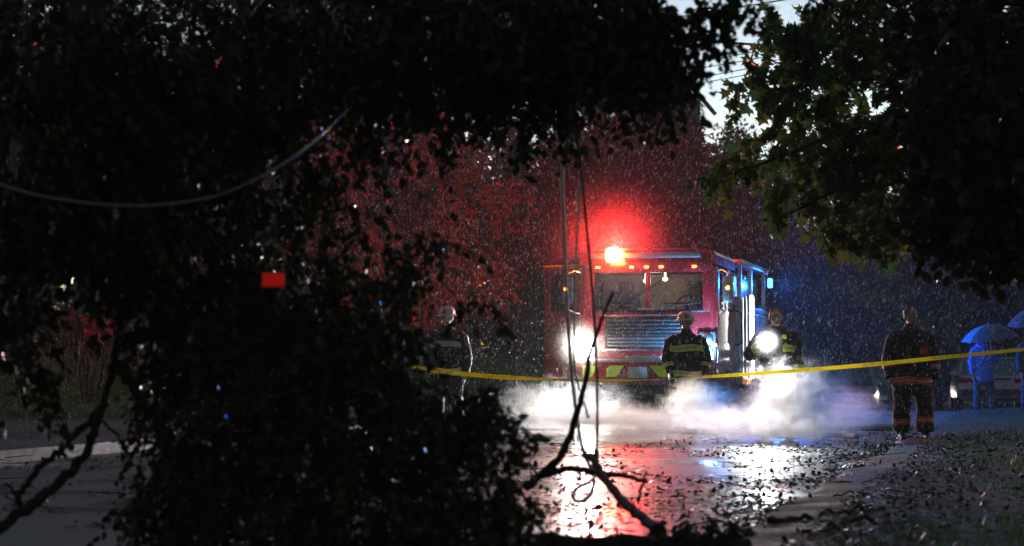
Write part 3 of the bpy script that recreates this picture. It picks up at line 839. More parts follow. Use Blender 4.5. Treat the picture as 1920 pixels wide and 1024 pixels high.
FM = dict(coat=M['coat'], trouser=M['trouser'], skin=M['skin'], boot=M['boot'], hair=M['hair'])
GLOVE = 'black'
stand = (((-.13, 0, .8), (-.15, -.02, .47), (-.16, .0, .13)), ((.13, 0, .8), (.15, -.02, .47), (.165, .0, .13)))
def gpos(px, D): 
    x = (px - 960) / F * D; return Vector((x, D, hz(x, D)))
# 1: helmeted firefighter before the engine, hands at the pockets
a1 = (((-.235, .01, 1.38), (-.30, .03, 1.12), (-.25, -.09, .93), (.35, -.2, -1), .5), ((.235, .01, 1.38), (.32, .03, 1.13), (.27, -.09, .93), (-.35, -.2, -1), .5))
r, ts, ad, ar, ld, lr, H = person(gpos(1286, 31.4), R(2), "firefighter in white helmet and dark coat with lime stripes before the engine grille", a1, stand, FM, hair=False, bulky=1.12, hands=(GLOVE, GLOVE))
helmet(r, H)
stripe_torso(r, ts, 1.24, 1.34, M['lime']); stripe_torso(r, ts, .84, .935, M['lime'])
for s_ in (0, 1): stripe_limb(r, ad[s_], ar, .79, .9, M['lime'])
for s_ in (0, 1): stripe_limb(r, ld[s_], lr, .74, .82, M['lime'])
b_ = MB(); b_.box((-.13, -.2, 1.37), (.05, .012, .05), bev=.004); b_.box((-.13, -.2, 1.41), (.02, .012, .05)); b_.build("coat_clip", M['chrome'], r)
b_ = MB(); b_.box((-.01, -.2, 1.4), (.05, .01, .035), bev=.004); b_.build("name_badge", M['silver'], r)
# 2: bare-headed firefighter with the lit torch
a2 = (((-.235, .01, 1.38), (-.36, -.02, 1.17), (-.2, -.27, 1.31), (.7, -.7, .1), .9), ((.235, .01, 1.38), (.30, .03, 1.12), (.29, -.05, .87), (0, -.15, -1), .5))
D2 = 27.8
r, ts, ad, ar, ld, lr, H = person(gpos(1455, D2), R(-4), "bare-headed firefighter holding a lit torch beside the engine's white panel", a2, stand, FM, bulky=1.14, hands=(GLOVE, GLOVE))
stripe_torso(r, ts, 1.2, 1.3, M['lime'], R(-75), R(-35)); stripe_torso(r, ts, .82, .92, M['lime'])
for s_ in (0, 1): stripe_limb(r, ad[s_], ar, .76, .88, M['lime'])
b_ = MB(); b_.box((.1, -.2, 1.42), (.06, .012, .06), bev=.004); b_.build("coat_patch", M['lime'], r)
b_ = MB(); b_.box((.12, -.205, 1.27), (.03, .02, .13), bev=.006); b_.build("coat_patch", M['lime'], r)
tpos = r.matrix_basis @ Vector((-.165, -.36, 1.35))
tl = empty("torch", tpos, R(-4), "lit white torch in the bare-headed firefighter's raised hand", "torch")
b_ = MB(); b_.lathe([(.02, .12), (.022, .0), (.024, -.04), (.05, -.08), (.06, -.12), (.056, -.125)], (0, 0, 0), axis='Y', n=18); smooth_angle(b_.build("torch_body", M['black'], tl))
b_ = MB(); b_.lathe([(0, -.138), (.04, -.132), (.056, -.124)], (0, 0, 0), axis='Y', n=18); b_.build("torch_lens", M['l_head'], tl)
lamp("torch_light", 'SPOT', (0, -.17, 0), (-.25, -10, -.6), 560, (.95, .97, 1), tl, .05, 95, .9)
# 3: firefighter walking up on the right, orange stripes
a3 = (((-.235, .0, 1.38), (-.315, .02, 1.1), (-.30, -.08, .86), (.05, -.2, -1), .5), ((.235, .0, 1.38), (.31, .04, 1.1), (.30, -.02, .84), (.0, -.1, -1), .5))
l3 = (((-.13, 0, .8), (-.15, -.05, .47), (-.14, .04, .13)), ((.13, 0, .8), (.155, -.1, .48), (.15, -.12, .12)))
r, ts, ad, ar, ld, lr, H = person(gpos(1708, 27.3), R(3), "firefighter with orange stripes walking towards us on the right under the tape", a3, l3, FM, bulky=1.13, head_turn=R(12))
for s_ in (0, 1): stripe_limb(r, ad[s_], ar, .70, .81, M['orange']); stripe_limb(r, ld[s_], lr, .74, .85, M['orange'])
stripe_torso(r, ts, .76, .86, M['orange'])
b_ = MB(); b_.box((.12, -.2, 1.22), (.11, .02, .1), bev=.006); b_.build("coat_patch", M['orange'], r)
b_ = MB(); b_.box((-.1, -.2, 1.2), (.05, .03, .14), bev=.012); b_.box((-.1, -.2, 1.29), (.012, .012, .08)); b_.build("radio", M['reed'], r)
# 4: firefighter in white helmet half hidden by branches at left
r, ts, ad, ar, ld, lr, H = person(gpos(838, 32.5), R(-18), "white-helmeted firefighter half hidden behind the fallen tree's branches", a3, stand, FM, hair=False, bulky=1.1, height=1.06)
helmet(r, H)
stripe_torso(r, ts, 1.24, 1.33, M['silver']); stripe_torso(r, ts, .82, .92, M['lime'])
# 5: bystander in hooded top under the blue umbrella
CM = dict(coat=M['hoodie'], trouser=M['jeans'], skin=M['skin'], boot=M['boot'], hair=M['hair'])
a5 = (((-.215, .0, 1.39), (-.26, .03, 1.12), (-.25, -.03, .88), (0, -.1, -1), .5), ((.215, .0, 1.39), (.27, -.0, 1.13), (.14, -.2, 1.24), (-.4, -.4, .6), 1.0))
l5 = (((-.11, 0, .8), (-.16, -.02, .47), (-.17, .0, .12)), ((.11, 0, .8), (.17, -.02, .47), (.22, .0, .12)))
U = gpos(1843, 42.0)
r, ts, ad, ar, ld, lr, H = person(U, R(5), "bystander in blue-lit hooded top and jeans under the blue umbrella", a5, l5, CM, hair=True, bulky=.96, height=.95, hood=True)
b_ = MB(); b_.ell(H(0, .03, .03), (.105, .115, .12), 18); b_.rings([(0, .06, 1.46, .17, .12), (0, .055, 1.53, .14, .12), (0, .04, 1.6, .1, .1)], 18)
bm_o = b_.build("hood", M['hoodie'], r, smooth=True); bm_o.location = (0, .03, .0)
b_ = MB(); b_.ell(H(0, -.06, -.035), (.058, .05, .05), 14); b_.build("face_mask", M['mask'], r, smooth=True)
for s_ in (-1, 1):
    b_ = MB(); b_.tube([(s_ * .05, -.165, 1.42), (s_ * .055, -.185, 1.3), (s_ * .05, -.19, 1.2)], .006, 6); b_.build("drawstring", M['trimw'], r)

def umbrella(label, grip, tip_dir, m_main, m_alt, alt_idx, rad=.56, L_=.72):
    e = empty("umbrella", grip, 0, label, "umbrella", None)
    z = Vector(tip_dir).normalized(); q = z.to_track_quat('Z', 'Y'); e.rotation_mode = 'QUATERNION'; e.rotation_quaternion = q
    b = MB(); b.tube([(0, 0, -.12), (0, 0, L_ + .06)], .007, 8); b.build("shaft", M['alu'], e)
    b = MB(); b.tube([(0, 0, .04), (0, 0, -.12), (.02, 0, -.15), (.05, 0, -.15), (.065, 0, -.12)], .012, 8); b.build("handle", M['black'], e, smooth=True)
    n = 8; rows = 5
    for k in range(n):
        b = MB(); vs = []
        for i in range(rows + 1):
            t = i / rows; ph = t * R(52)
            for j in range(5):
                a = 2 * math.pi * (k + j / 4) / n; sag = 1 - .05 * math.sin(math.pi * j / 4) * t
                rr = rad * math.sin(ph) / math.sin(R(52)) * sag; hh = L_ - rad * .52 * (1 - math.cos(ph)) / (1 - math.cos(R(52))) + .02 * math.sin(math.pi * j / 4) * t
                vs.append(Vector((rr * math.cos(a), rr * math.sin(a), hh)))
        fs = [(i * 5 + j, i * 5 + j + 1, (i + 1) * 5 + j + 1, (i + 1) * 5 + j) for i in range(rows) for j in range(4)]
        b.add(vs, fs); b.build("canopy_panel", m_alt if k in alt_idx else m_main, e, smooth=True)
        a = 2 * math.pi * k / n
        b = MB(); pts = [Vector((rad * math.sin(R(52) * t) / math.sin(R(52)) * math.cos(a), rad * math.sin(R(52) * t) / math.sin(R(52)) * math.sin(a), L_ - .006 - rad * .52 * (1 - math.cos(R(52) * t)) / (1 - math.cos(R(52))))) for t in (0, .25, .5, .75, 1)]
        b.tube(pts, .003, 5); b.build("rib", M['alu'], e)
    return e
umbrella("blue umbrella tilted over the bystander in the hooded top", U + Vector((.12, -.22, 1.25)), (-.12, -.08, 1), M['umb'], M['umbgrey'], (0, 6, 7), .6, .62)
U2 = gpos(1934, 40.5)
r2 = person(U2, R(8), "second bystander standing at the right edge beneath the pink-edged umbrella", a5, l5, dict(coat=M['jeans'], trouser=M['jeans'], skin=M['skin'], boot=M['boot'], hair=M['hair']), bulky=.96, height=1.0)
umbrella("dark umbrella with a pink panel at the right edge of the photo", U2 + Vector((.13, -.23, 1.4)), (-.16, -.1, 1), M['umbgrey'], M['umbpink'], (3, 4), .62, .8)

# ------------------------------------------------------------------ PARKED CARS
def car(name, label, loc, rz, paint, kind='hatch', glassm=M['carglass'], lit=None, rear=False, width=1.74):
    """car with its end at local y=0 facing -Y; kind sets the roof line; rear=True shows the tail"""
    e = empty(name, loc, rz, label, "car", "cars parked down the street")
    hw = width / 2; Lc = 4.3
    # lower body stations (y, half width, z bottom, z top)
    st = [(0, .86, .38, .62), (.08, .95, .3, .74), (.5, 1.0, .24, .82), (1.4, 1.0, .22, .88), (3.0, 1.0, .22, .9), (3.9, .98, .26, .84), (4.22, .92, .32, .74), (4.3, .84, .4, .62)]
    if rear: st[1] = (.06, .96, .3, .86); st[2] = (.4, 1.0, .24, .9)
    b = MB(); vs = []
    sec = [(-.82, 0), (-1, .12), (-1, .55), (-.97, .8), (-.86, 1), (.86, 1), (.97, .8), (1, .55), (1, .12), (.82, 0)]
    for y, k, zb, zt in st:
        vs += [(a * hw * k, y, zb + (zt - zb) * h) for a, h in sec]
    n = len(sec); fs = [(i * n + j, i * n + (j + 1) % n, (i + 1) * n + (j + 1) % n, (i + 1) * n + j) for i in range(len(st) - 1) for j in range(n)]
    fs += [tuple(range(n)), tuple((len(st) - 1) * n + j for j in range(n - 1, -1, -1))]
    b.add(vs, fs); smooth_angle(b.build("body", paint, e), 35)
    zr = {'hatch': 1.43, 'sedan': 1.34, 'van': 1.62}[kind]
    y0, y1 = {'hatch': (.75, 1.35), 'sedan': (.85, 1.5), 'van': (.5, .95)}[kind]
    if rear: y0, y1 = {'hatch': (.12, .5), 'sedan': (.5, 1.2), 'van': (.08, .25)}[kind]
    y2, y3 = 3.1, 3.75
    zb = .86; w0, w1 = hw * .93, hw * .74
    b = MB(); b.box((0, (y1 + y2) / 2, zr - .02), (w1 * 2 - .02, y2 - y1 + .1, .05), bev=.02)
    for sx in (-1, 1):       # pillars
        for (ya, yb) in ((y0, y1), ((y1 + y2) / 2, (y1 + y2) / 2), (y3, y2)):
            b.tube([(sx * w0, ya, zb), (sx * w1, yb, zr - .03)], .042, 6)
    smooth_angle(b.build("roof", paint, e), 40)
    b = MB(); b.quad((-w0, y0, zb), (w0, y0, zb), (w1, y1, zr - .03), (-w1, y1, zr - .03), .006); b.build("windscreen" if not rear else "rear_window", glassm, e)
    b = MB(); b.quad((-w0, y3, zb), (-w1, y2, zr - .03), (w1, y2, zr - .03), (w0, y3, zb), .006); b.build("rear_window" if not rear else "windscreen", glassm, e)
    for sx in (-1, 1):
        b = MB(); b.quad((sx * w0, y0, zb), (sx * w1, y1, zr - .03), (sx * w1, y2, zr - .03), (sx * w0, y3, zb), .005); b.build("side_window", glassm, e)
        b = MB(); b.box((sx * (w0 + .1), y0 + .35, zb + .07), (.18, .09, .13), bev=.03); b.build("wing_mirror", paint, e)
        if rear:
            b = MB(); b.box((sx * hw * .74, .035, .76), (hw * .4, .07, .13), bev=.02); b.build("tail_lamp", M['taillens'], e)
        else:
            b = MB(); b.box((sx * hw * .72, .045, .64), (hw * .36, .08, .14), bev=.03); b.build("headlamp", lit or M['silver'], e)
            b = MB(); b.box((sx * hw * .9, .06, .56), (hw * .14, .07, .07), bev=.02); b.build("turn_lamp", M['orange_lens'], e)
        for y in (.85, 3.45): wheel(sx * (hw - .09), y, .31, .19, 0, e, mr=M['alu'])
    b = MB(); b.box((0, .02, .47), (hw * 1.74, .1, .16), bev=.03); b.build("bumper", M['maroon'] if rear else M['black'], e)
    b = MB(); b.box((0, -.04, .6 if rear else .46), (.4, .012, .13), bev=.004); b.build("licence_plate", M['silver'], e)
    b = MB(); b.box((0, .004, .68 if not rear else .8), (hw * .9, .02, .07 if not rear else .05), bev=.008); b.build("grille" if not rear else "trunk_strip", M['black'] if not rear else M['maroon'], e)
    return e
car("parked_car", "silver car with maroon tail band parked behind the umbrella bystander", gpos(1862, 50), R(-10), M['car_silver'], 'sedan', rear=True, width=1.85)
car("parked_car", "pale van parked in the steam just right of the torch bearer", gpos(1518, 62), R(-12), M['car_white'], 'hatch', rear=True)
car("parked_car", "white car with a large windscreen parked in front of the pale van", gpos(1588, 58), R(-12), M['car_white'], 'hatch', width=1.6)
dk = car("parked_car", "dark car with small lit headlamps parked beyond the walking firefighter", gpos(1650, 64), R(-14), M['car_dark'], 'hatch', lit=M['l_warm'], width=1.6)
for sx in (-.6, .6): lamp("car_headlight", 'SPOT', (sx, -.12, .64), (sx + 1.6, -12, -.2), 180, (1, .9, .66), dk, .07, 90, .8)

# ------------------------------------------------------------------ HOUSE, POLE, WIRES
hs = empty("gabled_house", gpos(1188, 70), R(-12), "dark gabled house with white rake boards showing through the canopy", "house")
hw_, ez, az = 1.35, 11.9, 13.7
b_ = MB(); b_.prism([(-hw_, 0), (hw_, 0), (hw_, ez), (0, az - .15), (-hw_, ez)], 'Y', 0, 9); b_.build("wall", M['siding'], hs)
for sx in (-1, 1):
    b_ = MB(); b_.quad((0, -.4, az), (sx * (hw_ + .5), -.4, ez - .5), (sx * (hw_ + .5), 9.4, ez - .5), (0, 9.4, az), .16 * sx); b_.build("roof", M['roof'], hs)
    b_ = MB(); b_.quad((0, -.44, az + .02), (sx * (hw_ + .5), -.44, ez - .48), (sx * (hw_ + .5), -.44, ez - .72), (0, -.44, az - .24), .04 * sx); b_.build("rake_board", M['trimw'], hs)
for x, z in ((0, 6.0), (0, 9.2)):
    b_ = MB(); b_.box((x, -.02, z), (1.1, .06, 1.7)); f_ = b_.build("window", M['trimw'], hs)
    b_ = MB(); b_.box((x, -.06, z + .42), (.9, .02, .7)); b_.box((x, -.06, z - .42), (.9, .02, .7)); b_.build("pane", M['carglass'], f_)
ph = empty("utility_pole", gpos(1133, 62), 0, "wooden utility pole with two crossarms rising behind the engine", "utility pole")
b_ = MB(); b_.tube([(0, 0, 0), (.02, 0, 5), (0, 0, 11.6)], [.16, .14, .1], 12); smooth_angle(b_.build("pole_shaft", M['pole'], ph))
def zof(py, D): return P(960, py, D).z - gpos(1133, D).z
for py, xa, xb in ((215, -.1, .75), (258, -.95, .2)):
    z = zof(py, 62); b_ = MB(); b_.box(((xa + xb) / 2, -.12, z), (xb - xa, .1, .12)); b_.build("crossarm", M['pole'], ph)
    for x in (xa + .1, xb - .08):
        b_ = MB(); b_.lathe([(0, 0), (.05, .0), (.06, .04), (.035, .07), (.05, .1), (.03, .14), (0, .15)], (x, -.12, z + .06), n=10); b_.build("insulator", M['porcelain'], ph, smooth=True)
def wire(name, label, pts, r_, m, group=None, n=6, seg=8, wob=0.0, cat="cable"):
    b = MB(); pts = [Vector(p) for p in pts]
    limb(b, pts, r_, r_, wob, n, seg)
    return tag(b.build(name, m, smooth=True), label, cat, group)
for i, (ya, yb) in enumerate(((113, 88), (126, 101), (143, 116), (154, 128))):
    a = P(1325, ya, 55); b2 = P(1470, yb, 42); d = b2 - a
    wire("power_line", ["topmost", "second", "third", "lowest"][i] + " of four thin power lines crossing the sky gap", [a - d * 1.4, a, b2, b2 + d * 1.6], .011, M['dcable'], "power lines across the sky gap")
a = P(1390, 82, 30); b2 = P(1560, 95, 26)
wire("power_line", "thick dark cable running into the maple leaves above the four lines", [a + (a - b2) * 2, a, b2, b2 + (b2 - a) * 1.5], .02, M['dcable'])
a = P(1395, 12, 44); b2 = P(1480, -2, 40)
wire("power_line", "short stretch of wire at the very top of the sky gap", [a + (a - b2) * 3, a, b2, b2 + (b2 - a) * 2], .014, M['dcable'])

# ------------------------------------------------------------------ BACKGROUND TREES (shared crown meshes)
def bg_crown_mesh(seed, n=9000, size=.17):
    r = np.random.default_rng(seed); pts = []
    nc = 70
    u = r.normal(0, 1, (nc, 3)); u /= np.linalg.norm(u, axis=1)[:, None]
    cc = u * (r.uniform(.25, 1, nc) ** .5)[:, None] * np.array([1.0, 1.0, .95]); cr = r.uniform(.12, .3, nc)
    which = r.integers(0, nc, n); v = r.normal(0, 1, (n, 3)); v /= np.linalg.norm(v, axis=1)[:, None]
    p = cc[which] + v * (cr[which] * r.uniform(.4, 1, n) ** .5)[:, None]
    return p
def bg_tree(name, label, x, y, h, cr, m, seed, n=8000, size=.17, group="trees beyond the engine", cz=None, squash=1.0):
    z0 = hz(x, y) - .05
    if y < 60 and (x < road_pt(0, RW)[0] - 2): z0 += .1
    e = empty(name, (x, y, z0), rnd.uniform(0, 6), label, "tree", group)
    cz = cz or h - cr * squash * .95
    p = bg_crown_mesh(seed, n) * np.array([cr, cr, cr * squash]) + np.array([0, 0, cz])
    p = p[p[:, 2] > .3]
    d = p - np.array([0, 0, cz]); d /= np.linalg.norm(d, axis=1)[:, None] + 1e-6; d[:, 2] -= .5
    o = leaves("crown", p, d, size, m, 'long', e, spread=.6); o["kind"] = "stuff"
    b = MB(); limb(b, [(0, 0, -.1), (.1, .05, cz * .5), (0, 0, cz + cr * .3)], .025 * cr + .06, .04, .03)
    for k in range(6):
        a = k * 1.05 + seed; q = cr * .65; zz = cz * rnd.uniform(.45, .85)
        limb(b, [(0, 0, zz), (q * .5 * math.cos(a), q * .5 * math.sin(a), zz + cr * .3), (q * math.cos(a), q * math.sin(a), cz + rnd.uniform(-.3, .5) * cr)], .02 * cr, .015, .04, 6, 4)
    smooth_angle(b.build("trunk", M['bark'], e), 60)
    return e
TL = [  # x, y, h, cr, mat, squash, label
    (-22, 50, 15, 6.0, 'leafbg', 1.1, "tall dark tree at the far left behind the lawn"),
    (-14, 47, 15, 5.6, 'leafbg', 1.2, "dark tree left of the autumn tree, behind the lawn bank"),
    (-7.5, 52, 16, 5.6, 'leafbg', 1.3, "tall dark tree directly behind the fallen tree's crown"),
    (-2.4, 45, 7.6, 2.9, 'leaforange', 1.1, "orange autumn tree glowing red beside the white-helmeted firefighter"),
    (-1.5, 60, 17, 5.5, 'leafbg', 1.4, "tall dark tree behind the orange autumn tree"),
    (3.2, 64, 9.5, 4.0, 'leafbg', 1.2, "dark bushy tree right behind the engine's beacon"),
    (6.2, 80, 10.5, 4.6, 'leafbg', 1.1, "low dark tree under the sky gap"),
    (11.5, 84, 11.2, 5.0, 'leafbg', 1.1, "broad tree under the right part of the sky gap"),
    (18, 72, 12, 5.0, 'leafbg', 1.2, "dark tree behind the parked cars on the right"),
    (26, 66, 15, 6.0, 'leafbg', 1.2, "tall tree at the far right behind the silver car"),
    (11.6, 100, 14.0, 5.4, 'leafbg', 1.1, "pale distant tree standing in the sky gap"),
    (5.2, 104, 14.5, 5.5, 'leafbg', 1.1, "distant tree left of the sky gap"),
    (4.9, 67, 11.6, 2.3, 'leafbg', 2.0, "slim dark tree hiding the gabled house's wall"),
    (12.2, 57, 8.4, 2.8, 'leafmaple', 1.2, "green tree between the white cars and the silver car"),
    (15.6, 53, 6.4, 2.4, 'leafmaple', 1.2, "low green tree behind the umbrella bystander"),
    (17.5, 56, 7.0, 3.0, 'leafmaple', 1.0, "green rounded shrub tree behind the silver car's roof"),
]
for k, (x, h, lab) in enumerate(((-31, 23, "outermost tall tree of the back rank at left"), (-22, 24, "second tall tree of the back rank from the left"), (-13.5, 23, "third tall tree of the back rank from the left"), (-6, 24, "tallest tree of the back rank, left of the gabled house"))):
    TL.append((x, 74, h, 7.0, 'leafbg', 1.5, lab))
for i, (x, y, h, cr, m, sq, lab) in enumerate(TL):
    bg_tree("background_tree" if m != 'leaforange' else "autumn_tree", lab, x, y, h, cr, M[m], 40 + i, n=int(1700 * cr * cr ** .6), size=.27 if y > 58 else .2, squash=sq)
# low hedge masses that close the view at street level
for i, (x, y, wd, ht, lab) in enumerate(((-16, 46, 5, 2.6, "clipped dark shrub at the far left lawn edge"), (-8.5, 48, 5, 2.8, "dark shrub behind the fallen tree"), (-2.5, 56, 5.5, 3.4, "broad shrub left of the engine"),
                                         (3, 58, 4.5, 3.2, "shrub behind the engine"), (16.5, 76, 7, 4.4, "wide shrub behind the white cars"), (24, 70, 7, 4.4, "wide shrub at the far right"), (9, 92, 8, 5, "shrub closing the end of the street"))):
    e = empty("shrub", (x, y, hz(x, y)), 0, lab, "shrub", "shrubs closing the view")
    n = 12000; p = bg_crown_mesh(90 + i, n) * np.array([wd * .75, 1.6, ht * .55]) + np.array([0, 0, ht * .48]); p = p[p[:, 2] > .02]
    o = leaves("crown", p, np.tile([0, 0, .2], (len(p), 1)), .17, M['leafbg'], 'long', e, spread=1); o["kind"] = "stuff"
    b = MB()
    for k in range(5): limb(b, [(rnd.uniform(-1, 1), 0, -.05), (rnd.uniform(-1.5, 1.5), rnd.uniform(-.4, .4), ht * .6)], .05, .015, .02, 6, 4)
    b.build("trunk", M['bark'], e)

wp = []
for i in range(34):
    x = -60 + i * 4.2; hh = 11.5 + 3.0 * mnoise.noise((i * .6, 0, 0)) + (4 if x < 3 or x > 24 else -1.5)
    q = bg_crown_mesh(200 + i % 5, 3400) * np.array([4.6, 3, hh * .55]) + np.array([x, 119 + rnd.uniform(-2, 2), hh * .5 - .5]); wp.append(q)
for i in range(30):
    x = -60 + i * 4.8; q = bg_crown_mesh(230 + i % 4, 2200) * np.array([4.0, 2, 3.2]) + np.array([x, 113 + rnd.uniform(-1, 1), 2.0]); wp.append(q)
wp = np.concatenate(wp); wp = wp[wp[:, 2] > -.5]
o = leaves("far_wood", wp, np.tile([0, 0, -.3], (len(wp), 1)), .8, M['leafbg'], 'long', None, spread=1)
tag(o, "dark far-off wood closing the end of the street", "wood", kind="stuff")

# ------------------------------------------------------------------ RIGHT MAPLE (leaves about 10 cm, 17-23 m away)
def leafy_tree(name, label, base, limbs, clumps, m, kind, size, seed, cat="tree", r0=.12, twl=.4, per=9, down=.55, mi_f=None, singles=0):
    e = empty(name, base, 0, label, cat)
    b0 = Vector(base); r = np.random.default_rng(seed)
    tb = MB()
    for pts, ra, rb in limbs: limb(tb, [Vector(p) - b0 for p in pts], ra, rb, .006, 9, 7)
    smooth_angle(tb.build("trunk", M['bark'], e), 60)
    PP = []; DD = []; A = []; B_ = []
    for c, rad, n in clumps:
        p, d, a, b = twigs(np.array(Vector(c) - b0), np.array(rad), n, twl, per, down, r)
        PP.append(p); DD.append(d); A.append(a); B_.append(b)
    PP = np.concatenate(PP); DD = np.concatenate(DD); A = np.concatenate(A); B_ = np.concatenate(B_)
    # keep it off the ground
    k = PP[:, 2] + base[2] > .03; PP = PP[k]; DD = DD[k]
    mi = mi_f(PP + np.array(base), r) if mi_f else None
    # the 300 nearest leaves in view are pieces of their own, the rest one mass
    Wp = PP + np.array(base); zz = np.maximum(Wp[:, 1], .1)
    sx_ = Wp[:, 0] / zz * F; sy_ = (Wp[:, 2] - CAMZ) / zz * F - 171
    inv = np.where((np.abs(sx_) < 940) & (np.abs(sy_) < 500))[0]
    inv = inv[np.argsort(Wp[inv, 1])][:max(300, int(len(inv) * .12))]; pick = r.choice(inv, min(300, len(inv)), replace=False)
    keep = np.ones(len(PP), bool); keep[pick] = False
    tv, tf = leaf_tpl(kind); lms = []
    for mm in m:
        q = bpy.data.meshes.new("leaf"); q.from_pydata([tuple(v) for v in tv], [], [tuple(f) for f in tf]); q.materials.append(mm); lms.append(q)
    for i in pick:
        o = bpy.data.objects.new("leaf", lms[int(mi[i]) if mi is not None else 0]); C.objects.link(o); o.parent = e
        d = Vector(DD[i] + r.normal(0, .5, 3)).normalized(); x = Vector(r.normal(0, 1, 3)).cross(d).normalized(); zc = x.cross(d)
        k_ = size * r.uniform(.7, 1.4); m4 = Matrix((x * k_, d * k_, zc * k_)).transposed().to_4x4(); m4.translation = Vector(PP[i]); o.matrix_local = m4
    o = leaves("crown", PP[keep], DD[keep], size, m, kind, e, mi=None if mi is None else mi[keep], r=r); o["kind"] = "stuff"
    o = sticks("twigs", A, B_, .005, M['bark'], e); o["kind"] = "stuff"
    return e
maple_c = []
def MC(px, py, D, rad, n): maple_c.append((P(px, py, D), rad, n))
for px, py, D, rx, rz_, n in (
    (1465, 50, 20, .14, .04, 7), (1510, 46, 20, .18, .05, 10), (1450, 84, 19.6, .12, .05, 7), (1505, 100, 20, .24, .08, 16), (1540, 110, 20, .3, .2, 34), (1560, 50, 20.2, .18, .12, 18),
    (1425, 150, 19.4, .14, .06, 10), (1385, 160, 19, .08, .04, 5), (1470, 170, 19.8, .18, .08, 14), (1500, 190, 20, .3, .16, 30), (1620, 50, 20.5, .4, .35, 56), (1650, 160, 20.5, .5, .4, 64),
    (1560, 240, 20, .4, .2, 36), (1480, 260, 19.6, .32, .16, 24), (1420, 290, 19.2, .24, .1, 14), (1345, 330, 18.8, .12, .06, 6), (1385, 312, 19, .18, .06, 9), (1540, 320, 19.8, .34, .18, 26),
    (1600, 300, 20, .4, .3, 44), (1480, 365, 19.4, .26, .12, 16), (1540, 390, 19.4, .24, .12, 14), (1465, 385, 19, .14, .06, 6), (1660, 300, 19.8, .45, .4, 56), (1720, 60, 20, .6, .4, 60),
    (1780, 180, 19.6, .6, .5, 70), (1720, 250, 19.4, .5, .4, 56), (1860, 80, 19.6, .6, .5, 70), (1880, 240, 19.2, .6, .5, 70), (1650, 390, 19, .3, .2, 26), (1600, 420, 18.8, .24, .14, 14),
    (1560, 440, 18.8, .16, .1, 7), (1440, 18, 20.2, .12, .04, 6), (1490, 72, 20, .14, .05, 8), (1570, 15, 20.3, .2, .08, 14), (1415, 115, 19.5, .1, .04, 6), (1530, 70, 20, .16, .08, 12), (1640, 480, 18.8, .16, .1, 7)):
    MC(px, py, D, (rx, rx * 1.3, rz_), max(4, int(n * .8)))
mb0 = gpos(2080, 20.5); mb0.z = .2
trunk_top = P(2040, 150, 20.5)
mlimbs = [([mb0, P(2075, 420, 20.5), trunk_top, P(1990, -200, 20.6)], .26, .12)]
for tgt, w_ in (((1400, 175, 19.5), .07), ((1350, 335, 18.8), .05), ((1420, 60, 20), .06), ((1470, 405, 19), .05), ((1600, 440, 18.8), .05), ((1720, 200, 19.6), .05)):
    e_ = P(*tgt); s_ = P(2050, 300 + rnd.uniform(-120, 60), 20.5); mid = (s_ + e_) / 2 + Vector((0, 0, .35))
    mlimbs.append(([s_, mid, e_], w_, .01))
def maple_mi(p, r):
    # the outer, street-side sprays are turning yellow
    k = (4.4 - p[:, 0]) * .3 + (3.1 - p[:, 2]) * .3
    return (r.uniform(0, 1, len(p)) < np.clip(k, .02, .6)).astype(int)
leafy_tree("maple_tree", "green maple yellowing at its tips, reaching in from the right below the sky gap", tuple(mb0), mlimbs, maple_c, [M['leafmaple'], M['leafyellow']], 'maple', .115, 5, mi_f=maple_mi, twl=.27)

# dark near tree on the right that frames the top right corner
rc = []
for px, py, D, rx, rz_, n in ((1790, 70, 13, .3, .3, 50), (1820, 60, 13, .45, .35, 80), (1900, 80, 13, .5, .45, 90), (1780, 190, 12.6, .36, .3, 70), (1870, 220, 12.6, .42, .36, 90), (1905, 340, 12.4, .35, .3, 80),
                              (1820, 320, 12.6, .36, .3, 80), (1790, 280, 12.8, .24, .24, 36), (1760, 390, 12.6, .24, .18, 36), (1830, 400, 12.4, .28, .18, 50), (1905, 420, 12.4, .25, .16, 44), (1785, 455, 12.4, .1, .08, 11),
                              (1860, 450, 12.4, .12, .06, 11), (1760, 10, 13.2, .3, .1, 30)):
    rc.append((P(px, py, D), (rx, rx * 1.1, rz_), n))
rb0 = gpos(2060, 12.6); rb0.z = .15
rl = [([rb0, P(2060, 500, 12.6), P(2020, 100, 12.6), P(1960, -250, 12.7)], .2, .1)]
for tgt in ((1700, 90, 13), (1760, 230, 12.7), (1740, 440, 12.6), (1820, 480, 12.4), (1860, 260, 12.6)):
    s_ = P(2040, tgt[1] - 60, 12.6); e_ = P(*tgt); rl.append(([s_, (s_ + e_) / 2 + Vector((0, 0, .2)), e_], .05, .008))
leafy_tree("broadleaf_tree", "dark near tree hanging into the top right corner", tuple(rb0), rl, rc, [M['leafdark']], 'oval', .085, 6, twl=.24, per=10)

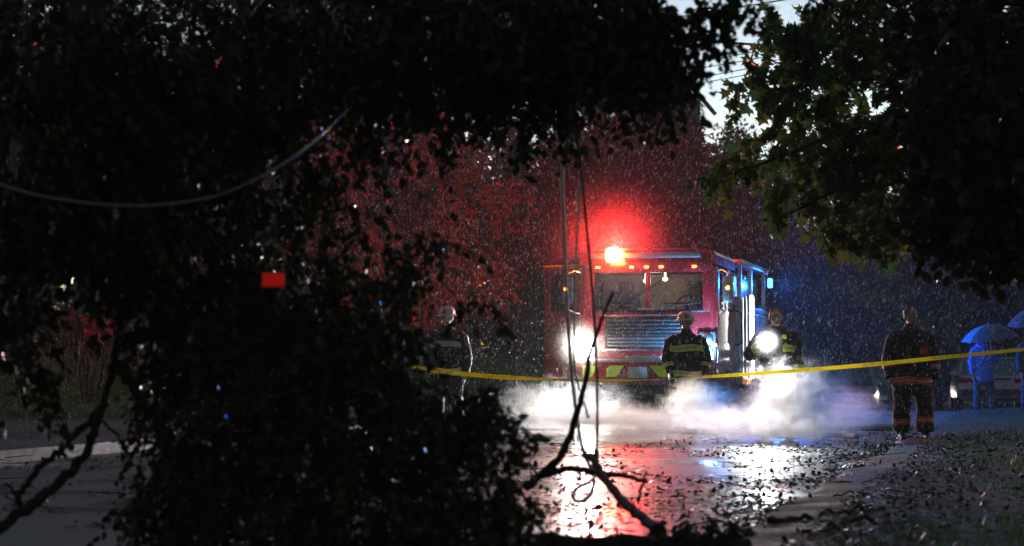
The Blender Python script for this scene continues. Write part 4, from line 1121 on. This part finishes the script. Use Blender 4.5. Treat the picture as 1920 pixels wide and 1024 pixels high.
# ------------------------------------------------------------------ FALLEN TREE on the left and the canopy overhead
fc = []
def FC(px, py, D, rx, rz_, n): fc.append((P(px, py, D), (rx, rx * 1.25, rz_), n))
for a in ((560, 760, 10, .42, .34, 110), (420, 820, 10.4, .4, .34, 110), (700, 800, 10, .4, .34, 110), (800, 810, 9.8, .24, .2, 54), (870, 920, 9.6, .2, .2, 46), (715, 640, 10.2, .22, .2, 44), (620, 620, 10.2, .4, .28, 90),
          (480, 660, 10.4, .38, .32, 100), (340, 780, 10.8, .26, .3, 64), (650, 930, 9.6, .4, .3, 110), (450, 960, 9.8, .4, .28, 110), (830, 970, 9.4, .26, .18, 54), (780, 510, 10.4, .14, .07, 14), (880, 740, 10.1, .08, .06, 12),
          (320, 940, 10, .22, .18, 40), (930, 790, 9.8, .09, .06, 12), (700, 1000, 9.4, .4, .2, 80), (560, 540, 10.6, .35, .25, 60), (690, 470, 10.6, .18, .07, 12), (960, 940, 9.5, .1, .12, 12),
          (380, 640, 11, .3, .3, 70), (955, 790, 9.8, .03, .04, 5), (985, 830, 9.8, .03, .05, 5), (930, 720, 9.9, .03, .04, 5), (900, 560, 10.2, .02, .04, 3), (820, 455, 10.4, .03, .03, 4), (800, 440, 10.5, .03, .04, 4), (990, 960, 9.5, .04, .05, 6), (300, 640, 11.2, .12, .2, 22)): FC(*a)
fb0 = Vector((-2.6, 10.6, 0))
fl = [([P(38, 955, 10.3), P(36, 925, 10.3), P(75, 880, 10.3), P(125, 832, 10.4), P(185, 770, 10.5), P(212, 690, 10.6), P(225, 600, 10.7), P(230, 500, 10.8), P(260, 300, 11)], .017, .022),
      ([P(-80, 1060, 9.8), P(-10, 998, 9.9), P(60, 945, 10.0), P(118, 900, 10.1), P(160, 850, 10.3), P(180, 800, 10.4), P(195, 755, 10.5)], .03, .022),
      ([P(8, 908, 10.1), P(35, 935, 10.1)], .006, .012),
      ([P(192, 790, 10.5), P(220, 815, 10.5), P(240, 850, 10.5)], .008, .005),
      ([P(222, 640, 10.6), P(400, 620, 10.6), P(560, 700, 10.2), P(760, 780, 10), P(900, 880, 9.7)], .04, .01),
      ([P(400, 620, 10.6), P(560, 560, 10.5), P(780, 540, 10.4)], .025, .006),
      ([P(560, 700, 10.2), P(600, 860, 9.9), P(820, 960, 9.5)], .025, .006),
      ([P(222, 680, 10.6), P(340, 860, 10.3), P(480, 960, 9.8)], .03, .01)]
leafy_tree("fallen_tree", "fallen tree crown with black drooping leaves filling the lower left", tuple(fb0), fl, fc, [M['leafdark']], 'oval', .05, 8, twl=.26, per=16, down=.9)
# standing street tree whose crown hangs over the top left and centre
oc = fc = []
for a in ((100, 60, 10, .5, .36, 130), (300, 80, 10.4, .5, .4, 130), (40, 250, 9.8, .36, .36, 90), (180, 360, 10.2, .4, .34, 110), (340, 260, 10.6, .42, .34, 100), (100, 450, 10.2, .32, .2, 76), (300, 460, 10.6, .32, .22, 80),
          (430, 420, 11, .3, .26, 60), (500, 100, 10.8, .5, .34, 120), (660, 60, 11, .46, .28, 110), (820, 70, 11, .45, .28, 110), (960, 60, 11, .45, .3, 120), (40, 590, 10.2, .14, .14, 26), (70, 690, 10.2, .07, .1, 12), (420, 540, 11, .26, .2, 40),
          (1060, 50, 11, .34, .24, 84), (1010, 120, 11.2, .28, .16, 50), (1130, 10, 11, .3, .16, 66), (1190, 40, 11, .2, .18, 46), (1225, 5, 11, .1, .1, 14), (1080, 80, 11.2, .16, .08, 18), (1210, 110, 11.1, .1, .1, 14), (1100, -20, 11, .2, .08, 8),
          (1235, 175, 11.2, .05, .1, 8), (1280, 130, 11.1, .05, .08, 7), (1300, 60, 11.1, .05, .06, 6), (1050, 200, 11.2, .06, .08, 8), (900, 190, 11.4, .06, .1, 9), (980, 215, 11.3, .04, .06, 6), (1320, 20, 11.1, .05, .06, 6), (790, 180, 11.4, .06, .08, 8), (830, 260, 11.5, .03, .06, 4), (700, 260, 11.5, .05, .08, 6), (950, 130, 11.4, .28, .12, 26), (860, 120, 11.4, .28, .12, 22), (560, 220, 11.4, .32, .18, 26), (680, 170, 11.5, .28, .12, 16), (520, 330, 11.4, .26, .16, 16), (650, 300, 11.6, .26, .16, 12), (620, 400, 11.4, .22, .14, 12), (740, 170, 11.4, .28, .14, 22),
          (235, 540, 10.8, .08, .1, 10), (1140, 30, 11, .2, .06, 4), (1262, 70, 11, .04, .05, 4), (1340, 5, 11, .05, .05, 7), (1375, -15, 11, .06, .05, 7), (1345, 55, 11, .03, .05, 5), (1395, 20, 11.1, .03, .05, 4), (1195, 110, 11, .16, .1, 18),
          (200, 180, 10.2, .45, .3, 110), (420, 190, 10.8, .4, .3, 80), (1590, -20, 12, .3, .06, 14)): FC(*a)
for k in range(46):   # unseen crown clumps, added above and beside the view to shade the foreground
    fc.append((Vector((rnd.uniform(-6.5, 3.2), rnd.uniform(3.5, 15), rnd.uniform(4.6, 6.4))), (.8, .9, .5), 46))
for k in range(20):
    fc.append((Vector((rnd.uniform(-6.5, -3.4), rnd.uniform(5.5, 12), rnd.uniform(2.6, 4.6))), (.6, .7, .5), 40))
ob0 = Vector((-6.2, 11.2, .1))
ol = [([ob0, Vector((-6.0, 11.2, 2.2)), Vector((-5.2, 11.1, 4.2)), Vector((-3.6, 11, 5.6))], .26, .14),
      ([Vector((-5.3, 11.1, 4.0)), P(100, -160, 10.4), P(500, -40, 10.8), P(860, 10, 11), P(1150, 0, 11), P(1330, 60, 11)], .1, .01),
      ([P(100, -160, 10.4), P(180, 120, 10.3), P(160, 360, 10.2), P(120, 560, 10.2)], .05, .008),
      ([P(500, -40, 10.8), P(480, 200, 11), P(560, 330, 11.4)], .04, .006),
      ([P(1050, 0, 11), P(1120, 110, 11.1), P(1110, 190, 11.2)], .03, .006),
      ([P(1200, 10, 11), P(1260, 120, 11), P(1230, 260, 11.1)], .025, .005)]
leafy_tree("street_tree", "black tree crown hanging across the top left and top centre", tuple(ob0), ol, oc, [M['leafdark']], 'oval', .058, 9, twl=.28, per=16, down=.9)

# ------------------------------------------------------------------ BROKEN LIMBS, CABLES, LOG in the foreground road
DB = 11.0
def broken(label, defs, m, name="broken_branch"):
    b0 = P(*defs[0][0][0]); e = empty(name, (b0.x, b0.y, 0), 0, label, "branch", "broken branches on the road")
    off = Vector((b0.x, b0.y, 0))
    for i, (pts, ra, rb) in enumerate(defs):
        b = MB(); limb(b, [P(*p) - off for p in pts], ra, rb, .003, 9, 6)
        smooth_angle(b.build("stem" if i == 0 else "side_shoot", m, e), 60)
    return e
broken("dark forked branch rising from the road past the engine's headlamp", [
    ([(985, 915, DB), (1012, 893, DB), (1055, 850, DB), (1078, 790, DB), (1096, 725, DB), (1108, 660, DB), (1128, 600, DB), (1150, 545, DB)], .026, .006),
    ([(1012, 893, DB), (1045, 884, DB), (1080, 880, DB), (1130, 888, DB), (1175, 893, DB), (1214, 904, DB)], .021, .011),
    ([(1195, 940, DB), (1204, 910, DB), (1212, 884, DB)], .01, .006), ([(1160, 890, DB), (1180, 884, DB), (1196, 880, DB)], .005, .002),
    ([(1205, 906, DB), (1213, 918, DB)], .004, .002), ([(1060, 842, DB), (1066, 846, DB)], .01, .007), ([(1080, 884, DB), (1084, 874, DB)], .01, .007),
    ([(1128, 600, DB), (1170, 570, DB), (1225, 535, DB), (1280, 500, DB)], .004, .002), ([(1012, 893, DB), (985, 868, DB), (962, 860, DB)], .007, .003)], M['bark'])
DC = 10.6
broken("thick grey broken limb slanting down to the log at the bottom", [
    ([(1093, 850, DC), (1112, 862, DC), (1122, 880, DC), (1150, 920, DC), (1185, 955, DC), (1215, 980, DC), (1250, 1003, DC)], .019, .032),
    ([(1117, 842, DC), (1118, 868, DC)], .012, .016), ([(1185, 950, DC), (1196, 936, DC)], .008, .005)], M['greybark'])
lg = empty("fallen_log", (P(1230, 1010, 10.6).x, 10.6, 0), 0, "dark rough log lying across the bottom edge of the road", "log")
b_ = MB(); x0 = lg.location.x
limb(b_, [(-1.0, .1, .05), (-.6, .05, .07), (-.2, 0, .085), (.2, .0, .09), (.5, -.05, .07)], .05, .045, .012, 12, 8)
smooth_angle(b_.build("log_bark", M['bark'], lg), 60)
for k in range(7):
    b_ = MB(); limb(b_, [(-.7 + k * .17, 0, .09), (-.72 + k * .17 + rnd.uniform(-.06, .06), 0, .14 + rnd.uniform(0, .05))], .012, .004, .004, 6, 3)
    b_.build("stub", M['bark'], lg, smooth=True)
# single leaves of the spray on the log, each its own piece
tv, tf = leaf_tpl('oval')
lm = bpy.data.meshes.new("spray_leaf"); lm.from_pydata([tuple(v) for v in tv], [], [tuple(f) for f in tf]); lm.materials.append(M['leafdark'])
for k in range(90):
    o = bpy.data.objects.new("leaf", lm); C.objects.link(o); o.parent = lg
    o.location = (.1 + rnd.uniform(-.14, .42), rnd.uniform(-.12, .12), .10 + abs(rnd.gauss(0, .05)))
    o.rotation_euler = (rnd.uniform(-1, 2.4), rnd.uniform(-1, 1), rnd.uniform(0, 6.28)); s_ = rnd.uniform(.05, .085); o.scale = (s_, s_, s_)

cbs = "hanging cables"
wire("hanging_cable", "pale cable hanging straight down left of the engine's beacon", [P(1056, -60, 11.4), P(1054, 60, 11.4), P(1053, 180, 11.4), P(1053, 270, 11.4), P(1058, 450, 11.4), P(1066, 620, 11.4), P(1074, 720, 11.4), P(1084, 800, 11.4), P(1095, 850, 11.3), P(1112, 885, 11.2),
                                      P(1116, 894, 11.1), P(1106, 902, 11.1), P(1088, 912, 11.1), P(1075, 924, 11.1), P(1076, 937, 11.1), P(1090, 940, 11.1), P(1106, 928, 11.1), P(1116, 900, 11.1)], .0105, M['cable'], cbs, 8, 8)
wire("hanging_cable", "thin pale cable hanging just right of the straight one", [P(1100, -60, 11.6), P(1098, 80, 11.6), P(1094, 210, 11.6), P(1088, 330, 11.6), P(1081, 460, 11.6), P(1077, 600, 11.6), P(1077, 690, 11.6), P(1090, 740, 11.6), P(1104, 785, 11.6)], .0065, M['cable'], cbs, 8, 8)
wire("hanging_cable", "dark cable running down across the beacon to the broken limb", [P(1060, -60, 11), P(1066, 180, 11), P(1085, 280, 11), P(1100, 430, 11), P(1112, 560, 11), P(1118, 680, 11), P(1120, 780, 11), P(1119, 862, 10.9)], .0075, M['dcable'], cbs, 8, 8)
wire("sagging_cable", "long pale cable sagging across the black leaves at left", [P(-140, 290, 9.2), P(0, 346, 9.2), P(100, 372, 9.2), P(240, 386, 9.2), P(360, 377, 9.2), P(440, 355, 9.2), P(530, 308, 9.25), P(600, 255, 9.5), P(645, 212, 10.4), P(720, 140, 12.4), P(800, 60, 13.5), P(860, -60, 14)], .0058, M['dullcable'], None, 8, 8)
wire("sagging_cable", "short pale cable end at the far left edge above the grass", [P(-60, 712, 13), P(0, 695, 13), P(20, 683, 13)], .01, M['cable'], None, 8, 6)
wire("fire_hose", "flattened pale hose lying across the road under the engine", [Vector((-1.8, 38.4, .06)), Vector((0, 37.0, .06)), Vector((1.6, 36.0, .06)), Vector((3.0, 33.8, .06)), Vector((4.2, 32.8, .06))], .045, M['hose'], "hoses on the road", 8, 10, cat="hose")
wire("fire_hose", "pale hose running across the road behind the walking firefighter", [Vector((2.2, 32.0, .06)), Vector((3.6, 31.4, .06)), Vector((5.2, 30.6, .06)), Vector((6.2, 30.9, .06))], .045, M['hose'], "hoses on the road", 8, 10, cat="hose")
wire("fire_hose", "short hose end lying in the steam near the walking firefighter", [Vector((1.9, 29.6, .055)), Vector((3.0, 29.2, .055)), Vector((4.4, 27.9, .055)), Vector((4.7, 27.2, .055))], .04, M['hose'], "hoses on the road", 8, 10, cat="hose")
# twigs and sticks on the right verge
for i, (pts, ra, lab) in enumerate((
        ([(1440, 992), (1520, 985), (1620, 975), (1680, 962)], .035, "thick black branch lying at the road edge, lower right"),
        ([(1500, 1014), (1600, 1008), (1740, 992), (1880, 958)], .03, "long black branch behind the thick one on the verge"),
        ([(1560, 945), (1650, 944), (1760, 946)], .014, "thin straight stick on the verge above the black branches"),
        ([(1720, 855), (1780, 852), (1840, 853)], .014, "pale thin stick lying near the far verge path"),
        ([(1600, 962), (1640, 966), (1720, 958)], .014, "crooked twig between the verge branches"))):
    b = MB(); g = [G(*p) for p in pts]; off = g[0].copy()
    zz = .05
    limb(b, [q - off + Vector((0, 0, zz + rnd.uniform(0, .03))) for q in g], ra * .6, ra * .25, .022, 8, 7)
    o = b.build("fallen_branch", M['bark'], None, smooth=True); o.location = off
    tag(o, lab, "branch", "sticks on the verge")

# ------------------------------------------------------------------ CAUTION TAPE
def tape():
    ctrl = [P(700, 676, 22), P(812, 693, 22.4), P(900, 704, 23), P(1040, 712, 23.6), P(1180, 713, 24.2), P(1300, 708, 24.5), P(1480, 696, 24.4), P(1640, 683, 23.8), P(1780, 669, 23), P(1920, 655, 22.2), P(2060, 640, 21.5)]
    pts = []
    for i in range(len(ctrl) - 1):
        p0 = ctrl[max(i - 1, 0)]; p1 = ctrl[i]; p2 = ctrl[i + 1]; p3 = ctrl[min(i + 2, len(ctrl) - 1)]
        for j in range(14):
            t = j / 14
            pts.append(.5 * ((2 * p1) + (p2 - p0) * t + (2 * p0 - 5 * p1 + 4 * p2 - p3) * t * t + (3 * p1 - p0 - 3 * p2 + p3) * t ** 3))
    tw = 0.0; b = MB(); vs = []; fr_ = []
    for i, p in enumerate(pts):
        t = (pts[min(i + 1, len(pts) - 1)] - pts[max(i - 1, 0)]).normalized()
        x = i / len(pts)
        tw = -.6 + .7 * math.sin(x * 11) + .25 * math.sin(x * 37) + (.8 if x < .1 else 0)
        up = Vector((0, 0, 1)); up = (up - t * up.dot(t)).normalized(); sd = t.cross(up)
        wv = up * math.cos(tw) + sd * math.sin(tw); fr_.append((p, t, wv))
        vs += [p + wv * .025, p - wv * .025]
    fs = [(2 * i, 2 * i + 1, 2 * i + 3, 2 * i + 2) for i in range(len(pts) - 1)]
    b.add(vs, fs); o = b.build("barrier_tape", M['tape']); tag(o, "yellow barrier tape stretched across the whole street", "tape")
    acc = 0; nxt = .4
    for i in range(1, len(fr_)):
        acc += (fr_[i][0] - fr_[i - 1][0]).length
        if acc > nxt and 14 < i < len(fr_) - 14:
            nxt = acc + .98
            p, t, wv = fr_[i]
            n = t.cross(wv)
            if n.y > 0: n = -n
            m4 = Matrix((t, wv, n)).transposed().to_4x4(); m4.translation = p + n * .003
            text_mesh("tape_lettering", "FIRE LINE DO NOT CROSS", .043, M['ink'], o, m4, .0004)
tape()

# ------------------------------------------------------------------ LEFT LAWN: grass, reeds, red shrub, glowing red plate
def blades(name, pts, hmin, hmax, wdt, m, r, lean=.35):
    n = len(pts); a = r.uniform(0, 6.28, n); h = r.uniform(hmin, hmax, n); ln = r.normal(0, lean, (n, 2)) * h[:, None]
    x = np.stack([np.cos(a), np.sin(a), np.zeros(n)], 1) * wdt
    mid = pts + np.stack([ln[:, 0] * .35, ln[:, 1] * .35, h * .6], 1); tip = pts + np.stack([ln[:, 0], ln[:, 1], h], 1)
    V = np.stack([pts - x, pts + x, mid + x * .7, mid - x * .7, tip], 1)
    f = np.array([(0, 1, 2), (0, 2, 3), (3, 2, 4)]); Fv = (f[None] + (np.arange(n) * 5)[:, None, None]).reshape(-1, 3)
    o = np_mesh(name, V.reshape(-1, 3), Fv, m); tag(o, kind="stuff"); return o
def lawn_pts(n, r, t0, t1, s0, s1, left=True):
    t = r.uniform(t0, t1, n); s_ = r.uniform(s0, s1, n)
    if left:
        x = 3.9 + t * US - (RW + .16 + s_) * UC; y = 20.8 + t * UC + (RW + .16 + s_) * US
        u = np.sqrt(s_ / 40); z = np.array([lawn_z(a, b, c) for a, b, c in zip(x, y, u)])
    else:
        x = 3.9 + t * US + (.16 + s_) * UC; y = 20.8 + t * UC - (.16 + s_) * US
        u = np.sqrt(s_ / 30); z = np.array([verge_r(c, (q + 36) / 150)[2] for c, q in zip(u, t)])
    return np.stack([x, y, z], 1)
r_ = np.random.default_rng(21)
g = blades("grass", lawn_pts(64000, r_, 9, 27, .3, 13), .08, .26, .012, M['grassb'], r_); g["label"] = "short green grass on the left lawn bank"; g["category"] = "grass"
g = blades("tall_grass", lawn_pts(750, r_, 15, 23, 4, 11), .4, 1.1, .009, M['reed'], r_, .3); g["label"] = "tall dry grass stalks on the left bank"; g["category"] = "grass"
gp = lawn_pts(44000, r_, -13, 9, .5, 9, False); gs = (gp[:, 0] - 3.9) * UC - (gp[:, 1] - 20.8) * US
gn = np.array([mnoise.noise((a * .55, b * .45, 2)) for a, b in gp[:, :2]]); gp = gp[r_.uniform(0, 1, len(gp)) < np.clip((gs - .7) * .16 + gn * .9, 0, 1)]
g = blades("grass", gp, .03, .12, .007, M['grassb'], r_); g["label"] = "short grass on the right verge"; g["category"] = "grass"
def shrub(label, c, rad, n, m, size, name="shrub"):
    c = Vector(c); e = empty(name, (c.x, c.y, 0), 0, label, "shrub")
    p = bg_crown_mesh(int(abs(c.x) * 10), n) * np.array(rad) + np.array([0, 0, c.z])
    o = leaves("crown", p, np.tile([0, -.2, .2], (n, 1)), size, m, 'oval', e, spread=1); o["kind"] = "stuff"
    b = MB()
    for k in range(4): limb(b, [(rnd.uniform(-.1, .1), 0, 0), (rnd.uniform(-.3, .3), rnd.uniform(-.1, .1), c.z * .6), (rnd.uniform(-.4, .4), 0, c.z)], .03, .01, .02, 6, 4)
    b.build("trunk", M['bark'], e)
shrub("red-leaved shrub on the left bank above the tall grass", P(172, 605, 37), (.5, .4, .32), 1300, M['leafred'], .12)
shrub("pale blue-green shrub behind the red-leaved one", P(172, 552, 36.6), (.3, .3, .36), 700, M['leafpale'], .12)
pl = P(512, 525, 8.7); ps = empty("glowing_marker", pl, R(6), "small red plate made to glow, hanging among the black leaves at left", "marker plate")  # red reflector plate, given an added glow of its own
b_ = MB(); b_.box((0, .012, 0), (.104, .02, .07), bev=.004); b_.build("plate_back", M['black'], ps)
b_ = MB(); b_.box((0, -.002, 0), (.094, .012, .06), bev=.003); b_.build("red_plate", M['glow_red'], ps)
b_ = MB(); b_.tube([(0, .012, .03), (.01, .03, .2), (-.01, .06, .45)], .0025, 6); b_.build("cord", M['black'], ps)

# ------------------------------------------------------------------ LEAF LITTER on road and verge
def litter(name, label, pts, size, mats, r, mi=None, flat=.18):
    d = r.normal(0, 1, (len(pts), 3)); d[:, 2] *= .25
    o = leaves(name, pts, d, size, mats, 'oval', None, mi=mi, spread=.1, r=r, flat=flat); tag(o, label, "leaf litter", kind="stuff"); return o
r_ = np.random.default_rng(31)
def clump_pts(n, nc, fx, sp):
    c = np.array([fx() for _ in range(nc)]); k = r_.integers(0, nc, n)
    p = c[k] + np.stack([r_.normal(0, sp, n), r_.normal(0, sp * 1.4, n), np.zeros(n)], 1)
    return p
def on_road():
    t = rnd.uniform(-10, 10) if rnd.random() < .75 else rnd.uniform(-10, 20); s_ = RW * rnd.random() ** 1.2; x, y = road_pt(t, s_); return (x, y, 0)
p = clump_pts(12000, 520, on_road, .13)
u_ = ((p[:, 0] - 3.9) * -UC + (p[:, 1] - 20.8) * US) / RW
p = p[(u_ > 0) & (u_ < 1)]; u_ = u_[(u_ > 0) & (u_ < 1)]
p[:, 2] = .05 * (1 - (2 * u_ - 1) ** 2) - .03 + r_.uniform(.004, .022, len(p))
q = np.array([road_pt(t, max(.02, abs(g))) for t, g in zip(r_.uniform(-14, 12, 9000), r_.normal(0, .5, 9000))]); q = np.concatenate([q, np.zeros((len(q), 1))], 1)
nz = np.array([mnoise.noise((a * .9, b * .9, 4)) for a, b in q[:, :2]]); q = q[nz > -.12]; q[:, 2] = -.02 + r_.uniform(0, .05, len(q)); p = np.concatenate([p, q])
litter("road_litter", "torn wet leaves scattered over the road", p, .05, [M['litter'], M['litter2']], r_, (r_.uniform(0, 1, len(p)) < .07).astype(int))
p = lawn_pts(34000, r_, -14, 8, 0, 8, False); nz = np.array([mnoise.noise((a * 1.1, b * .8, 9)) for a, b in p[:, :2]]); p = p[nz + r_.normal(0, .12, len(p)) > .04]; p[:, 2] += r_.uniform(.006, .05, len(p))
q = lawn_pts(4200, r_, -12, 8, 0, .9, False); q[:, 2] += r_.uniform(.006, .055, len(q)); p = np.concatenate([p, q])
litter("verge_litter", "thick carpet of torn leaves and twigs on the right verge", p, .046, [M['litter'], M['litter2']], r_, (r_.uniform(0, 1, len(p)) < .06).astype(int), .24)
p = lawn_pts(1500, r_, 0, 16, -.6, 8); p[:, 2] += .05; litter("drive_litter", "leaves scattered over the driveway at left", p, .06, [M['litter'], M['litter2']], r_, (r_.uniform(0, 1, len(p)) < .12).astype(int))

# broken twigs strewn among the leaves
n = 420; t = r_.uniform(-13, 9, n); g_ = np.where(r_.uniform(0, 1, n) < .5, r_.uniform(-5, 0, n), r_.uniform(0, 1, n) ** 2 * RW)
A = np.array([(*road_pt(a, b), .03 + .01 * r_.random()) for a, b in zip(t, g_)]); an = r_.uniform(0, 6.28, n); ln_ = r_.uniform(.06, .42, n)
B = A + np.stack([np.cos(an) * ln_, np.sin(an) * ln_, r_.uniform(-.005, .04, n)], 1)
o = sticks("twig_litter", A, B, .006, M['bark'], None); tag(o, "thin broken twigs strewn over road and verge", "twigs", kind="stuff")

# ------------------------------------------------------------------ RAIN
def rain(n):
    r = np.random.default_rng(77)
    y = 17 + 24 * r.uniform(0, 1, n) ** .8; x = r.uniform(-.27, .27, n) * y + r.uniform(-1, 1, n); z = r.uniform(.0, 5.6, n)
    Lh = .006 + .024 * r.uniform(0, 1, n) ** 2; w_ = r.uniform(.001, .0024, n)
    ax = np.stack([np.full(n, .1), np.zeros(n), np.full(n, 1.0)], 1) / 1.005
    c = np.stack([x, y, z + .08], 1)
    X = np.array([1, 0, 0.]); Y = np.array([0, 1, 0.])
    V = np.stack([c + ax * Lh[:, None], c + X * w_[:, None], c + Y * w_[:, None], c - X * w_[:, None], c - Y * w_[:, None], c - ax * Lh[:, None]], 1)
    f = np.array([(0, 1, 2), (0, 2, 3), (0, 3, 4), (0, 4, 1), (5, 2, 1), (5, 3, 2), (5, 4, 3), (5, 1, 4)])
    Fv = (f[None] + (np.arange(n) * 6)[:, None, None]).reshape(-1, 3)
    o = np_mesh("rain", V.reshape(-1, 3), Fv, M['drop'], smooth=True)
    tag(o, "rain drops falling through the lamp light", "rain", kind="stuff")
M['drop'] = mat('rain_drop', (.92, .94, .96), (.9, .92, .95), 3, .08, transl=.6, spec=.8)
rain(76000)

# ------------------------------------------------------------------ STEAM and HAZE
def steam(label, c, rad, dens, nscale, seed, thr=.46):
    """low billow of steam: closed ellipsoid-shaped domain with a noisy volume inside"""
    b = MB(); b.ell((0, 0, 0), rad, 18)
    m = bpy.data.materials.new("steam_volume"); m.use_nodes = True
    N = m.node_tree.nodes; L = m.node_tree.links; N.remove(N["Principled BSDF"])
    pv = N.new("ShaderNodeVolumePrincipled"); pv.inputs["Color"].default_value = (.96, .96, .97, 1); pv.inputs["Anisotropy"].default_value = .55
    co = N.new("ShaderNodeTexCoord")
    mp = N.new("ShaderNodeMapping"); mp.inputs["Location"].default_value = (seed * 3.1, seed * 1.7, 0); mp.inputs["Scale"].default_value = (1, 1, 1.25)
    L.new(co.outputs["Object"], mp.inputs[0])
    no = N.new("ShaderNodeTexNoise"); no.inputs["Scale"].default_value = nscale; no.inputs["Detail"].default_value = 4.5; no.inputs["Roughness"].default_value = .62; no.inputs["Distortion"].default_value = 1.1
    L.new(mp.outputs[0], no.inputs["Vector"])
    # radial falloff inside the domain
    dv = N.new("ShaderNodeVectorMath"); dv.operation = 'DIVIDE'; dv.inputs[1].default_value = rad
    L.new(co.outputs["Object"], dv.inputs[0])
    ln = N.new("ShaderNodeVectorMath"); ln.operation = 'LENGTH'; L.new(dv.outputs[0], ln.inputs[0])
    fo = N.new("ShaderNodeMapRange"); fo.interpolation_type = 'SMOOTHSTEP'; fo.inputs[1].default_value = 1.0; fo.inputs[2].default_value = .25; fo.inputs[3].default_value = 0; fo.inputs[4].default_value = 1
    L.new(ln.outputs["Value"], fo.inputs[0])
    th = N.new("ShaderNodeMapRange"); th.inputs[1].default_value = thr; th.inputs[2].default_value = thr + .2; th.inputs[3].default_value = 0; th.inputs[4].default_value = dens
    # threshold rises towards the rim so that the outline is made of billows
    ad = N.new("ShaderNodeMath"); ad.operation = 'MULTIPLY_ADD'; ad.inputs[1].default_value = .22; ad.inputs[2].default_value = -.1
    L.new(fo.outputs[0], ad.inputs[0])
    sm = N.new("ShaderNodeMath"); sm.operation = 'ADD'; L.new(no.outputs["Fac"], sm.inputs[0]); L.new(ad.outputs[0], sm.inputs[1])
    L.new(sm.outputs[0], th.inputs[0])
    mu = N.new("ShaderNodeMath"); mu.operation = 'MULTIPLY'; L.new(th.outputs[0], mu.inputs[0]); L.new(fo.outputs[0], mu.inputs[1])
    L.new(mu.outputs[0], pv.inputs["Density"])
    L.new(pv.outputs[0], N["Material Output"].inputs["Volume"])
    try: m.cycles.volume_step_rate = .5
    except Exception: pass
    o = b.build("steam", m, None, smooth=True); o.location = c
    tag(o, label, "steam", "steam drifting over the road", "stuff"); return o
steam("thick white steam billowing beside the torch bearer's legs", P(1500, 765, 26.6), (1.15, 1.0, .86), 3.4, 3.8, 1, .485)
steam("small billow of steam at the helmeted firefighter's legs", P(1310, 765, 29.6), (.85, .9, .66), 3.0, 4.0, 2, .485)
steam("low cream steam spread over the road below the headlamp", P(1150, 800, 26.4), (1.8, 2.3, .46), 1.8, 3.4, 3, .49)
steam("thin steam drifting under the headlamp at left", P(1060, 765, 30), (1.5, 1.1, .7), 1.4, 3.4, 4, .49)
steam("pale steam thinning over the road towards the walking firefighter", P(1430, 797, 26.2), (1.9, 2.3, .44), 1.6, 3.4, 5, .49)
steam("faint steam in front of the parked white cars", P(1590, 770, 28.5), (.85, .9, .46), 1.3, 3.6, 6, .47)

def glow(label, c, rad, dens):
    """soft volume added to imitate the lens bloom round a lamp: densest in the middle, fading out to its rim"""
    b = MB(); b.ell((0, 0, 0), (rad, rad, rad), 16)
    m = bpy.data.materials.new("glow_volume"); m.use_nodes = True
    N = m.node_tree.nodes; L = m.node_tree.links; N.remove(N["Principled BSDF"])
    pv = N.new("ShaderNodeVolumePrincipled"); pv.inputs["Color"].default_value = (.96, .96, .97, 1)
    co = N.new("ShaderNodeTexCoord"); ln = N.new("ShaderNodeVectorMath"); ln.operation = 'LENGTH'; L.new(co.outputs["Object"], ln.inputs[0])
    fo = N.new("ShaderNodeMapRange"); fo.interpolation_type = 'SMOOTHSTEP'; fo.inputs[1].default_value = rad; fo.inputs[2].default_value = .1 * rad; fo.inputs[3].default_value = 0; fo.inputs[4].default_value = dens
    fo.inputs[4].default_value = 1; pw = N.new("ShaderNodeMath"); pw.operation = 'POWER'; pw.inputs[1].default_value = 4
    ml = N.new("ShaderNodeMath"); ml.operation = 'MULTIPLY'; ml.inputs[1].default_value = dens
    L.new(ln.outputs["Value"], fo.inputs[0]); L.new(fo.outputs[0], pw.inputs[0]); L.new(pw.outputs[0], ml.inputs[0]); L.new(ml.outputs[0], pv.inputs["Density"]); L.new(pv.outputs[0], N["Material Output"].inputs["Volume"])
    o = b.build("lamp_glow", m, None, smooth=True); o.location = c
    tag(o, label, "glow", "glow volumes added round the lamps", "stuff"); return o
glow("added volume for the red glow round the beacon", fe.matrix_basis @ Vector((-.6, -.2, 3.0)), 2.3, .075)
glow("added volume for the white glow before the torch", tpos + Vector((-.02, -.3, 0)), .42, .7)
glow("added volume for the white glow before the headlamp", fe.matrix_basis @ Vector((-1.05, -.6, 1.35)), .9, .2)

hb = MB(); hb.box((2, 58, 9.5), (150, 136, 22.6)); 
hm = bpy.data.materials.new("haze_volume"); hm.use_nodes = True
N = hm.node_tree.nodes; N.remove(N["Principled BSDF"])
pv = N.new("ShaderNodeVolumePrincipled"); pv.inputs["Color"].default_value = (.95, .95, .96, 1); pv.inputs["Density"].default_value = .0010; pv.inputs["Anisotropy"].default_value = .0
hm.node_tree.links.new(pv.outputs[0], N["Material Output"].inputs["Volume"])
ho = hb.build("haze", hm); tag(ho, "thin rain haze filling the street", "haze", kind="stuff")
